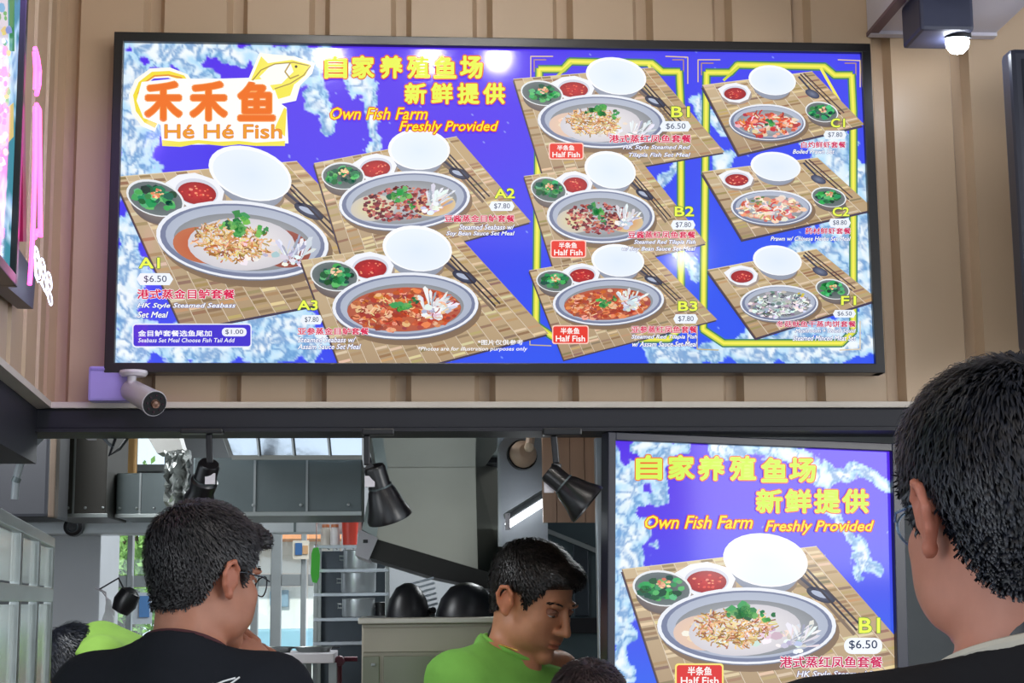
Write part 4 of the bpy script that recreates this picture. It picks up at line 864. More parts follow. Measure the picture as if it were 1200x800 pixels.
track_lamp((212, 500, 262, 509), ((245, 509), (246, 543)), (244, 548), (230, 585), .05, 'left black spotlight above the grey-haired man\'s head', r1=.034)
# round beige fan-like lamp and the fluorescent tube behind
c = Vector(at(614, 531, .72)); t = thing('round_wall_lamp', tuple(c), 'round beige lamp head on an arm behind the right spotlight', 'lamp')
Mx = Matrix.Translation(c) @ Matrix.Rotation(math.radians(78), 4, 'X') @ Matrix.Rotation(.25, 4, 'Y')
Mb = mat('beige_plastic', (206, 178, 154), .4, var=.06)
MB().lathe([(0, .02), (.02, .021), (.030, .014), (.036, 0), (.036, -.02), (.0, -.022)], 28, Mx).build('head', Mb, t, True); MB().lathe([(.037, -.012), (.041, -.01), (.041, -.024), (.036, -.028)], 28, Mx).build('rim', M_black, t, True)
p = Vector(at(620, 524, .68)); MB().lathe([(0, .01), (.01, .008), (.013, 0), (.012, -.01)], 16, Matrix.Translation(p) @ Matrix.Rotation(math.pi/2, 4, 'X')).build('knob', mat('ivory', (228, 206, 180), .4), t, True)
MB().tube([at(620, 524, .7), at(622, 512, .7), at(621, 495, .7)], .012, 10).build('arm', Mb, t)
a, b = Vector(at(595, 615, .62)), Vector(at(641, 586, .72)); t = thing('fluorescent_lamp', tuple((a+b)/2), 'lit fluorescent tube on a slanted bracket behind the right spotlight', 'lamp')
M_tube = mat('lit_tube', (255, 255, 255), .4, emit=9.0, var=0, ecol=(244, 250, 255))
MB().tube([a, b], .009, 12).build('tube', M_tube, t, True); up_ = Vector((-.004, 0, .022)); MB().beam(a+up_, b+up_, .02, .014, bev=.003).build('housing', M_alu, t)
for q in (a, b): MB().beam(q+Vector((0, 0, -.012)), q+Vector((0, 0, .03)), .014, .012).build('socket', M_white, t)
MB().tube([b+up_, b+up_+Vector((.02, .04, .02))], .006).build('bracket', mat('brown_metal', (140, 110, 94), .5), t)

# ------------------------------------------------------------------ cctv camera and junction box at the lower left of the board
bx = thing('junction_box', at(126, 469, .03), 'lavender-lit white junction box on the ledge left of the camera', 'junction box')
pbox(103, 428.5, 152, 469.5, .0, .055, .006).build('box', mat('violet_lit_plastic', (166, 152, 226), .35, var=.03), bx); pbox(106, 431, 149, 434, -.002, .004, .001).build('lid_seam', mat('violet_lit_seam', (140, 126, 204), .4), bx)  # box is white; the violet glow on it is put into its colours
cc = thing('security_camera', at(156, 439, .02), 'white bullet security camera under the corner of the menu board', 'camera')
MB().lathe([(0, .0), (.030, .0), (.031, -.006), (.026, -.012), (0, -.012)], 24, Matrix.Translation(Vector(at(156.5, 434.5, -.01)))).build('base_plate', M_white, cc, True)
MB().tube([at(155, 439, -.01), at(154, 448, -.01), at(158, 456, -.02)], (.010, .010, .013), 14).build('arm', M_white, cc, True)
p0, p1 = Vector(at(152, 456, .012)), Vector(at(181, 472.5, -.085)); d = (p1-p0); L = d.length; Mx = Matrix.Translation(p0) @ d.to_track_quat('Z', 'Y').to_matrix().to_4x4()
b = MB().lathe([(0, 0), (.02, .0), (.024, .006), (.027, L*.9), (.0285, L), (.026, L), (.0255, L-.006)], 32, Mx).build('housing', M_white, cc, True)
MB().lathe([(.0268, L-.008), (.0262, L+.003), (.0, L+.003)], 32, Mx).build('front_glass', M_black, cc, True)
MB().lathe([(.010, L+.003), (.009, L+.008), (.006, L+.006), (0, L+.007)], 20, Mx).build('lens', mat('lens_brass', (150, 116, 100), .15, .5), cc, True)
m = MB()
for k in range(8):
    q = Mx @ Vector((.018*math.cos(k*.785), .018*math.sin(k*.785), L+.003)); m.lathe([(.003, -.001), (.002, .002), (0, .002)], 8, Matrix.Translation(q) @ d.to_track_quat('Z', 'Y').to_matrix().to_4x4())
m.build('infrared_leds', mat('led_dark', (70, 50, 60), .2), cc)

# ------------------------------------------------------------------ left wall: lit screen, neon
PL = Plane(Vector((CX, WY, 2.4))-NL*.045, LD, (0, 0, 1)); PL.n = np.array(-NL); PL.cu = np.array(LD); PL.cv = np.array((0, 0, 1.))
def plq(px, py, off=0.0): return Vector(PL(px, py, off))
ls = thing('menu_screen', tuple(plq(10, 330)), 'black-edged lit menu screen at the far left edge, beside pink neon', 'menu screen')
c0_ = plq(22, 100); u0 = (c0_-Vector(PL.o)).dot(LD); zb_ = plq(12, 336).z; ztp = 3.45; Lw = 1.0
def lbox(u0, u1, z0, z1, d0, d1, name, m, par, bev=.002):
    n3 = Vector(PL.n); Mx = Matrix(((LD.x, n3.x, 0, PL.o[0]), (LD.y, n3.y, 0, PL.o[1]), (0, 0, 1, 0), (0, 0, 0, 1))); return MB().box((u0, d0, z0), (u1, d1, z1), bev, Mx).build(name, m, par)
lbox(u0, u0+.02, zb_, ztp, -.045, .012, 'frame', M_black, ls); lbox(u0+.02, u0+Lw, zb_, zb_+.02, -.045, .012, 'frame', M_black, ls); lbox(u0+Lw, u0+Lw+.02, zb_, ztp, -.045, .012, 'frame', M_black, ls); lbox(u0+.02, u0+Lw, ztp-.02, ztp, -.045, .012, 'frame', M_black, ls)
PL.clip = (u0+.02, u0+Lw, zb_+.02-2.4, ztp-.02-2.4)
caps = [(-300, -50, 0, 80, 60), (-200, 200, 6, 60, 20), (-300, 300, 0, 250, 40)]
g3 = splash_ground(PL, 0, 0, 1, 1, 60, 80, caps, (60, 130, 90), (60, 140, 160), ls, 'backlit_print', 1.0, None)
p = Print(PL, 2); p.poly([(11, -80), (17, -80), (17, 60), (11, 60)], (40, 130, 74)); p.poly([(-20, 150), (16, 120), (16, 160), (-20, 200)], (220, 196, 120)); p.poly([(-20, 70), (9, 60), (9, 120), (-20, 130)], (200, 228, 240)); p.up()
p.poly([(-20, 0), (9, -10), (10, 60), (-20, 70)], (214, 206, 220)); p.up(); scatter(p, 2, 60, 10, 140, 90, [(226, 150, 170), (110, 170, 110), (240, 240, 240), (120, 160, 200), (236, 206, 120)], 2, 5, sq=1.5); p.build('printed_meal', g3)
M_pink = mat('pink_neon', (255, 110, 196), .4, emit=5.0, var=0, ecol=(255, 70, 180)); M_wneon = mat('white_neon', (235, 240, 255), .4, emit=3.0, var=0, ecol=(214, 224, 255))
ns = thing('neon_sign', tuple(plq(22, 335)), 'pink neon tube sign on the left wall beside the screen', 'neon sign')
def ntube(pts, m, par, r=.006, closed=False, off=.03): return MB().tube([plq(x, y, off) for x, y in pts], r, 8, True, closed).build('neon_tube', m, par, True)
ntube(((21, 56), (24, 66), (26.5, 82), (26, 98), (23, 110)), M_pink, ns, .0042); ntube(((20, 60), (21.5, 80), (21, 104)), M_pink, ns, .0034)
ntube(((23, 122), (26.5, 128), (27, 200), (28, 277), (24, 270), (21, 278)), M_pink, ns, .0042); ntube(((21.5, 124), (21, 190), (19, 260), (17, 300), (14.5, 333)), M_pink, ns, .0042)
MB().prism([plq(26, 50, -.03), plq(29, 50, -.03), plq(31, 283, -.03), plq(27, 283, -.03)], Vector(PL.n)*.03).build('backing', mat('magenta_acrylic', (150, 40, 90), .3), ns)
ws = thing('neon_sign', tuple(plq(30, 345)), 'white neon character sign on the left wall under the pink tube', 'neon sign')
MB().prism([plq(x, y, -.035) for x, y in ((13, 300), (20, 283), (45, 322), (42, 362), (30, 352), (12, 336))], Vector(PL.n)*.03).build('backing', mat('navy_board', (44, 46, 70), .4), ws)
def oval(cx, cy, rx, ry, sk): return [(cx+rx*math.cos(a*.5236), cy+ry*math.sin(a*.5236)+sk*rx*math.cos(a*.5236)) for a in range(12)]
for cx, cy in ((23, 299), (31, 313), (39, 329)):
    ntube(oval(cx, cy, 3.0, 9.5, 1.7), M_wneon, ws, .0015, True); ntube([(cx-3, cy-5), (cx+3, cy+5)], M_wneon, ws, .0015)
for cx, cy in ((25, 318), (33, 333), (40, 349)):
    ntube(oval(cx, cy, 2.6, 7, 1.7), M_wneon, ws, .0015, True)
ntube([(21, 290), (21.5, 322), (25, 330)], M_wneon, ws, .0015); ntube([(28, 330), (38, 348)], M_wneon, ws, .0015)

# ------------------------------------------------------------------ top right: trunking, lit lamp, screen edge
za = at(1018, 41, WY)[2]; xa, xb = at(1016, 41, WY)[0], at(1163, 41, WY)[0]
tk = thing('trunking_box', ((xa+xb)/2, WY, za), 'white ceiling trunking box jutting out at the top right', 'trunking')
Mt = mat('trunk_white', (204, 200, 212), .4, var=.04)
MB().box((xa, -2.2, za), (xb, WY-.002, 3.88), .004).build('casing', Mt, tk); MB().box((xa-.003, -2.2, za-.006), (xa+.02, WY-.004, za+.004), .001).build('edge_bead', mat('bead_brown', (110, 84, 96), .5), tk); MB().box((xa, WY-.03, za-.008), (xb, WY-.004, za+.003), .001).build('end_flange', Mt, tk)
M_bulb = mat('lit_bulb', (255, 255, 255), .4, emit=60.0, var=0, ecol=(240, 246, 255))
M_bulbw = mat('lit_bulb_warm', (255, 255, 255), .4, emit=160.0, var=0, ecol=(255, 250, 244))
lp = thing('ceiling_spotlight', tuple(at(1105, 20, -.2)), 'lit black spotlight under the white trunking at the top right', 'spotlight')
q = Vector(at(1122, 51, -.2))
pbox(1078, -14, 1141, 35, -.25, .13, .008).build('driver_box', mat('navy_metal', (52, 56, 80), .4), lp); MB().box((q.x-.085, -.34, za-.02), (q.x+.03, -.09, za-.007), .004).build('track', M_dark, lp)
Mx = Matrix.Translation(q) @ Matrix.Rotation(.25, 4, 'X')
MB().lathe([(0, .045), (.022, .045), (.026, .04), (.028, .03), (.030, .012), (.027, .012), (.022, .03), (0, .03)], 24, Mx).build('lamp_body', M_dark, lp, True)
MB().lathe([(0, -.024), (.014, -.021), (.024, -.009), (.026, .003), (.02, .02), (.012, .03), (0, .03)], 24, Mx).build('bulb', M_bulb, lp, True)
MB().tube([(q.x, q.y, q.z+.04), (q.x, q.y, za-.01)], .012, 10).build('stem', M_dark, lp)
# row of hall spotlights whose mirror images show in the board's gloss
def mirror(px, py, y):
    B = np.array(PB(px, py)); d = (B-EYE); t = (B[1]-y)/d[1]; return Vector((B[0]+d[0]*t, y, B[2]+d[2]*t))
hl = [(386, 68, -1.25, 'left'), (504, 70, -1.25, 'middle'), (584, 69, -1.25, 'right')]; pts = [mirror(a, b, c) for a, b, c, _ in hl]
for (a, b, c, nm), p in zip(hl, pts):
    t = thing('ceiling_spotlight', tuple(p), nm+' one of three lit ceiling spotlights reflected in the menu board', 'spotlight', 'ceiling spotlights facing the menu board')
    Mx = Matrix.Translation(p); dd = (Vector((p.x, 0, 2.3))-p).normalized(); Mx = Mx @ dd.to_track_quat('Z', 'Y').to_matrix().to_4x4()
    MB().lathe([(0, -.09), (.03, -.09), (.036, -.08), (.04, .0), (.037, .0), (.03, -.03), (0, -.03)], 24, Mx).build('lamp_body', M_white, t, True)
    MB().lathe([(0, .012), (.022, .010), (.036, -.004), (.036, -.02), (0, -.03)], 20, Mx).build('bulb', M_bulbw, t, True); MB().tube([p-dd*.05, Vector((p.x, p.y+0.0, 3.9))], .008, 8).build('stem', M_white, t)
for (a, b, y, s_, lb) in ((846, 196, -2.7, .03, 'hall spotlight on a stem, nearer the board of the rear pair'), (800, 302, -3.3, .034, 'hall spotlight on a stem, behind and lower than the other')):
    p = mirror(a, b, y); t = thing('ceiling_spotlight', tuple(p), lb, 'spotlight', 'hall spotlights behind the customers')
    dd = Vector((0, .8, -.6)).normalized(); Mx = Matrix.Translation(p) @ dd.to_track_quat('Z', 'Y').to_matrix().to_4x4()
    MB().lathe([(0, -.09), (.04, -.09), (.05, .0), (.045, .0), (0, -.03)], 24, Mx).build('lamp_body', M_white, t, True); MB().lathe([(0, .012), (s_*.6, .008), (s_, -.006), (s_, -.02), (0, -.03)], 20, Mx).build('bulb', M_bulbw, t, True)
    MB().tube([p-dd*.05, Vector((p.x, p.y, 3.9))], .008, 8).build('stem', M_white, t)
sc = thing('wall_screen', tuple(at(1220, 410, -.2)), 'dark-framed screen at the far right edge, seen from its side', 'screen')
a, b = at(1180, 56, -.25), at(1200, 408, -.25); xs0 = at(1196, 230, -.25)[0]
MB().box((xs0-.004, -.25, b[2]), (xs0+.62, -.19, a[2]), .012).build('frame', mat('screen_shell', (40, 44, 60), .35), sc)
MB().box((xs0+.02, -.2515, b[2]+.025), (xs0+.6, -.2490, a[2]-.025)).build('display', mat('dark_display', (30, 34, 46), .12), sc); MB().beam((xs0+.3, -.19, (a[2]+b[2])/2), (xs0+.3, WY, (a[2]+b[2])/2), .12, .2).build('wall_bracket', M_black, sc)
# ------------------------------------------------------------------ people: smooth signed-distance bodies turned into one surface each
def unit(v): v = np.asarray(v, float); return v/np.linalg.norm(v)
class Field:
    def __init__(s, xs, ys, zs):
        s.ax = (np.asarray(xs, np.float32), np.asarray(ys, np.float32), np.asarray(zs, np.float32))
        s.F = np.full(tuple(len(a) for a in s.ax), 9.0, np.float32)
    def sub(s, lo, hi):
        sl = tuple(slice(max(0, int(np.searchsorted(a, l))-1), min(len(a), int(np.searchsorted(a, h))+1)) for a, l, h in zip(s.ax, lo, hi))
        X, Y, Z = np.meshgrid(*[a[q] for a, q in zip(s.ax, sl)], indexing='ij'); return sl, X, Y, Z
    def merge(s, sl, d, k):
        A = s.F[sl]; h = np.clip(0.5+0.5*(A-d)/k, 0, 1); s.F[sl] = A*(1-h)+d*h-k*h*(1-h)
    def ell(s, c, r, R=None, k=0.015):
        c = np.asarray(c, float); m = max(r)*1.05+k*2+.02; sl, X, Y, Z = s.sub(c-m, c+m)
        if X.size == 0: return s
        P = np.stack([X-c[0], Y-c[1], Z-c[2]], -1)
        if R is not None: P = P @ np.asarray(R, np.float32)
        r = np.asarray(r, np.float32); k0 = np.sqrt(((P/r)**2).sum(-1)); k1 = np.sqrt(((P/r**2)**2).sum(-1))+1e-6
        s.merge(sl, np.where(k0 > .02, k0*(k0-1)/k1, -min(r)), k); return s
    def cap(s, a, b, ra, rb, k=0.015, flat=None):
        a = np.asarray(a, float); b = np.asarray(b, float); m = max(ra, rb)+k*2+.02; sl, X, Y, Z = s.sub(np.minimum(a, b)-m, np.maximum(a, b)+m)
        if X.size == 0: return s
        d = b-a; t = np.clip(((X-a[0])*d[0]+(Y-a[1])*d[1]+(Z-a[2])*d[2])/(d@d), 0, 1)
        D = np.sqrt((X-a[0]-t*d[0])**2+(Y-a[1]-t*d[1])**2+(Z-a[2]-t*d[2])**2)-(ra+(rb-ra)*t); s.merge(sl, D, k); return s
    def mesh(s):
        F = s.F; I = F < 0; nx, ny, nz = F.shape
        cnt = np.zeros((nx-1, ny-1, nz-1), np.float32); acc = [np.zeros_like(cnt) for _ in range(3)]
        C = lambda dx, dy, dz: (slice(dx, nx-1+dx), slice(dy, ny-1+dy), slice(dz, nz-1+dz))
        anyI = np.zeros(cnt.shape, bool); allI = np.ones(cnt.shape, bool)
        for dx in (0, 1):
            for dy in (0, 1):
                for dz in (0, 1): q = I[C(dx, dy, dz)]; anyI |= q; allI &= q
        act = np.nonzero(anyI & ~allI); ii = [act[0], act[1], act[2]]; n = len(ii[0]); idx = np.full(cnt.shape, -1, np.int64); idx[act] = np.arange(n)
        sm = np.zeros((n, 3)); ct = np.zeros(n)
        for e in range(3):
            o1, o2 = [k for k in range(3) if k != e]
            for u in (0, 1):
                for v in (0, 1):
                    p = [ii[0].copy(), ii[1].copy(), ii[2].copy()]; p[o1] = p[o1]+u; p[o2] = p[o2]+v; q = [a.copy() for a in p]; q[e] = q[e]+1
                    f0 = F[tuple(p)]; f1 = F[tuple(q)]; x = (f0 < 0) != (f1 < 0); t = np.where(x, f0/(f0-f1+1e-12), 0)
                    for a in range(3):
                        c0 = s.ax[a][p[a]]; c1 = s.ax[a][q[a]]; sm[:, a] += np.where(x, c0+(c1-c0)*t, 0)
                    ct += x
        V = sm/ct[:, None]; Q = []
        for e in range(3):
            o1, o2 = [(1, 2), (2, 0), (0, 1)][e]
            A = [slice(None)]*3; B = [slice(None)]*3; A[e] = slice(0, -1); B[e] = slice(1, None); a_, b_ = I[tuple(A)], I[tuple(B)]
            x = np.array(np.nonzero(a_ != b_)); ok = (x[o1] > 0) & (x[o2] > 0) & (x[o1] < F.shape[o1]-1) & (x[o2] < F.shape[o2]-1); x = x[:, ok]
            sgn = a_[tuple(x)]; cs = []
            for du, dv in ((1, 1), (0, 1), (0, 0), (1, 0)):
                y = x.copy(); y[o1] -= du; y[o2] -= dv; cs.append(idx[tuple(y)])
            q = np.stack(cs, -1); q[~sgn] = q[~sgn][:, ::-1]; Q.append(q)
        return V, np.concatenate(Q)
def axis(lo, hi, fine_lo, fine_hi, hf, hc):
    a = [fine_lo]
    while a[-1] < fine_hi: a.append(a[-1]+hf)
    st = hf; up_ = []; x = a[-1]
    while x < hi: st = min(hc, st*1.15); x += st; up_.append(x)
    st = hf; dn = []; x = a[0]
    while x > lo: st = min(hc, st*1.15); x -= st; dn.append(x)
    return np.array(dn[::-1]+a+up_)
def mesh_obj(name, V, Q, m, parent, cols=None):
    me = bpy.data.meshes.new(name); b = np.array(world_base(parent)); me.from_pydata((V-b).tolist(), [], Q.tolist()); me.materials.append(m); me.shade_smooth()
    if cols is not None:
        at_ = me.color_attributes.new('tint', 'FLOAT_COLOR', 'POINT'); c = np.ones((len(V), 4), np.float32); c[:, :3] = cols; at_.data.foreach_set('color', c.ravel())
    o = bpy.data.objects.new(name, me); COL.objects.link(o); o.parent = parent; return o
def skin_mat(name, col, rough=.5):
    m = bpy.data.materials.new(name); m.use_nodes = True; n = m.node_tree; b = n.nodes['Principled BSDF']
    a = n.nodes.new('ShaderNodeAttribute'); a.attribute_name = 'tint'; no = n.nodes.new('ShaderNodeTexNoise'); no.inputs['Scale'].default_value = 45; no.inputs['Detail'].default_value = 5
    tc = n.nodes.new('ShaderNodeTexCoord'); n.links.new(tc.outputs['Object'], no.inputs['Vector'])
    c = rgb(*col); mx = n.nodes.new('ShaderNodeMix'); mx.data_type = 'RGBA'; mx.inputs[6].default_value = (c[0]*.86, c[1]*.82, c[2]*.8, 1); mx.inputs[7].default_value = (min(1, c[0]*1.1), c[1]*1.1, c[2]*1.1, 1)
    n.links.new(no.outputs['Fac'], mx.inputs[0]); mu = n.nodes.new('ShaderNodeMix'); mu.data_type = 'RGBA'; mu.blend_type = 'MULTIPLY'; mu.inputs[0].default_value = 1
    n.links.new(mx.outputs[2], mu.inputs[6]); n.links.new(a.outputs['Color'], mu.inputs[7]); n.links.new(mu.outputs[2], b.inputs['Base Color'])
    b.inputs['Roughness'].default_value = rough; b.inputs['Subsurface Weight'].default_value = .12; b.inputs['Subsurface Radius'].default_value = (.012, .005, .003)
    bp = n.nodes.new('ShaderNodeBump'); bp.inputs['Strength'].default_value = .12; bp.inputs['Distance'].default_value = .002; n.links.new(no.outputs['Fac'], bp.inputs['Height']); n.links.new(bp.outputs[0], b.inputs['Normal'])
    return m
def cloth_mat(name, col, rough=.85): return mat(name, col, rough, var=.08, scale=14, bump=.5, bscale=14, spec=.2)
def rot(yaw, pitch=0, roll=0):
    """head or body turn; local -y is forward. columns are the local axes in the world"""
    return np.array((Matrix.Rotation(math.radians(yaw), 3, 'Z') @ Matrix.Rotation(math.radians(pitch), 3, 'X') @ Matrix.Rotation(math.radians(roll), 3, 'Y')))
def hairline(y, kind, nape=0.0):
    return nape*np.clip((y-.035)/.03, 0, 1)+np.interp(y, *{'short': ([-.12, -.085, -.060, -.045, -.028, -.012, .030, .045, .075, .12], [.066, .060, .048, .020, -.012, .018, .014, -.045, -.068, -.072])}[kind])
def head_prims(f, H, R, ears=True, sc=1.0):
    L = lambda p: H+R@(np.array(p)*sc); e = lambda c, r, k=.012: f.ell(L(c), [q*sc for q in r], R, k); c = lambda a, b, ra, rb, k=.008: f.cap(L(a), L(b), ra*sc, rb*sc, k)
    e((0, .012, .038), (.076, .096, .082)); e((0, .035, .015), (.070, .072, .075)); e((0, -.032, -.030), (.062, .062, .082), .03); e((0, -.034, -.078), (.050, .050, .036), .03)
    for s in (-1, 1):
        e((s*.040, -.066, -.022), (.022, .018, .018), .02); e((s*.050, -.020, -.070), (.018, .035, .030), .025); e((s*.028, -.086, .022), (.024, .010, .008), .012); e((s*.020, -.082, -.066), (.014, .010, .014), .014)
        c((s*.009, -.104, -.036), (s*.013, -.098, -.037), .0085, .0075, .006)
    for s_ in (-1, 1): e((s_*.036, -.058, -.052), (.024, .026, .032), .02)
    e((0, -.082, -.104), (.022, .017, .016), .018); c((0, -.092, .012), (0, -.112, -.028), .0075, .0105, .008); e((0, -.115, -.034), (.0105, .010, .0085), .006)
    e((0, -.096, -.0640), (.022, .0085, .0050), .004); e((0, -.0945, -.0745), (.019, .0090, .0062), .004)
    if ears:
        for s in (-1, 1):
            pts = [(s*.076, .002, -.028), (s*.080, -.004, -.010), (s*.086, .000, .012), (s*.091, .014, .024), (s*.094, .028, .018), (s*.092, .033, .000), (s*.087, .026, -.018), (s*.080, .012, -.034), (s*.077, .004, -.034)]
            for a, b in zip(pts, pts[1:]): c(a, b, .0045, .0045, .003)
            e((s*.081, .014, -.006), (.006, .016, .024), .004); c((s*.080, .008, -.032), (s*.078, .004, -.036), .007, .006, .004)
def make_hair(root, H, R, kind, mtl, neck_r, thick=(.016, .007), n=5200, nape=0.0, seed=1, length=(.018, .034), extra=(), gap_front=True, sc=1.0, part=0.0, lift=.15):
    g = 0.0045; r_ = .135*sc; lo = H+R@np.array((0, .01, .025))*sc-r_; hi = lo+2*r_
    f = Field(*[np.arange(lo[i], hi[i], g) for i in range(3)]); L = lambda p: H+R@(np.array(p)*sc)
    e = lambda c, r, k=.012: f.ell(L(c), [q*sc for q in r], R, k)
    e((0, .012, .038), (.076, .096, .082)); e((0, .035, .015), (.070, .072, .075)); e((0, -.032, -.030), (.062, .062, .082), .03)
    for c, r in extra: e(c, r, .02)
    f.cap(L((0, .030, -.045)), L((0, .040, -.125)), neck_r, neck_r*1.02, .022)
    X, Y, Z = np.meshgrid(*f.ax, indexing='ij'); P = (np.stack([X, Y, Z], -1)-H)@R/sc; x, y, z = P[..., 0], P[..., 1], P[..., 2]
    s = (z-hairline(y, kind, nape)); t = thick[1]+(thick[0]-thick[1])*np.clip((z-.0)/.09, 0, 1); rag = .006*(vnoise(x*160+40+y*90, z*160+9)-.5)
    t = np.where(s > 0, t*np.clip((s+rag)/.014, 0, 1)**.6, -.012); f.F = f.F-(t*sc)
    V, Q = f.mesh(); cap = mesh_obj('hair', V, Q, mtl, root)
    # strands
    rs = np.random.RandomState(seed); me = cap.data; b = np.array(world_base(root)); Nn = np.zeros(len(V)*3); me.vertices.foreach_get('normal', Nn); Nn = Nn.reshape(-1, 3)
    PL_ = (V-H)@R/sc; s = PL_[:, 2]-hairline(PL_[:, 1], kind, nape); out = ((Nn@R)*PL_).sum(1) > 0; cand = np.nonzero((s > .003) & out)[0]; pick = cand[rs.randint(0, len(cand), n)]
    nl = Nn[pick]@R; p = PL_[pick]+rs.normal(0, .0015, (n, 3))
    crown = np.array((part, .060, .105)); d = p-crown; d -= (d*nl).sum(1)[:, None]*nl; d /= np.linalg.norm(d, axis=1)[:, None]+1e-6
    sw = np.cross(nl, d); d = d+sw*.35+rs.normal(0, .22, (n, 3)); d -= (d*nl).sum(1)[:, None]*nl; d /= np.linalg.norm(d, axis=1)[:, None]
    ln = rs.uniform(*length, n)[:, None]*np.clip(.26+.85*(p[:, 2:3]+.05)/.15, .26, 1.1); w = .0010+.0007*rs.rand(n)[:, None]; side = np.cross(nl, d); pts = []
    for k, (a, h, ww) in enumerate(((0, -.0015, 1), (.35, .0018, 1.0), (.7, .0025*(1+lift*6), .8), (1.0, .002*(1+lift*8)-.001, .15))):
        c = p+d*ln*a+nl*(h+ln*lift*a*.5*rs.rand(n)[:, None]*np.clip(.3+p[:, 2:3]*8, .3, 1))-np.array((0, 0, .10))*ln*a*a*.8; pts += [c-side*w*ww, c+side*w*ww]
    W_ = np.stack(pts, 1).reshape(-1, 3)*sc; W_ = H+W_@R.T; qs = []
    for k in range(3): o_ = np.arange(n)*8+2*k; qs.append(np.stack([o_, o_+1, o_+3, o_+2], -1))
    st = mesh_obj('hair_strands', W_, np.concatenate(qs), mtl, cap); st['kind'] = 'stuff'; return cap
def hand(f, W_, E, P, curl, s=1.0, flip=1):
    """wrist at W_, fingers towards unit E, palm facing P; five fingers of their own"""
    E = unit(E); P = unit(np.asarray(P)-np.dot(P, E)*E); S = np.cross(E, P)*flip
    f.ell(W_+E*.045*s, (.040*s, .014*s, .044*s), np.stack([S, P, E], -1), .01)
    for k, (off, L, r) in enumerate(((-.030, .068, .0082), (-.010, .078, .0085), (.010, .073, .0082), (.029, .058, .0074))):
        b = W_+E*(.080-.004*abs(k-1.3))*s+S*off*s; d = E.copy(); q = b
        for j, fr in enumerate((.42, .32, .26)):
            a = curl*(.5, 1.0, .8)[j]; d = unit(d*math.cos(a)+P*math.sin(a)); n_ = q+d*L*fr*s; f.cap(q, n_, r*s*(1-.07*j), r*s*(.93-.07*j), .004); q = n_
    b = W_+E*.022*s-S*.032*s; d = unit(E*.6-S*.7+P*.35); n_ = b+d*.036*s; f.cap(b, n_, .0125*s, .010*s, .01); d = unit(E*.8-S*.15+P*.45); f.cap(n_, n_+d*.030*s, .0098*s, .0078*s, .005)
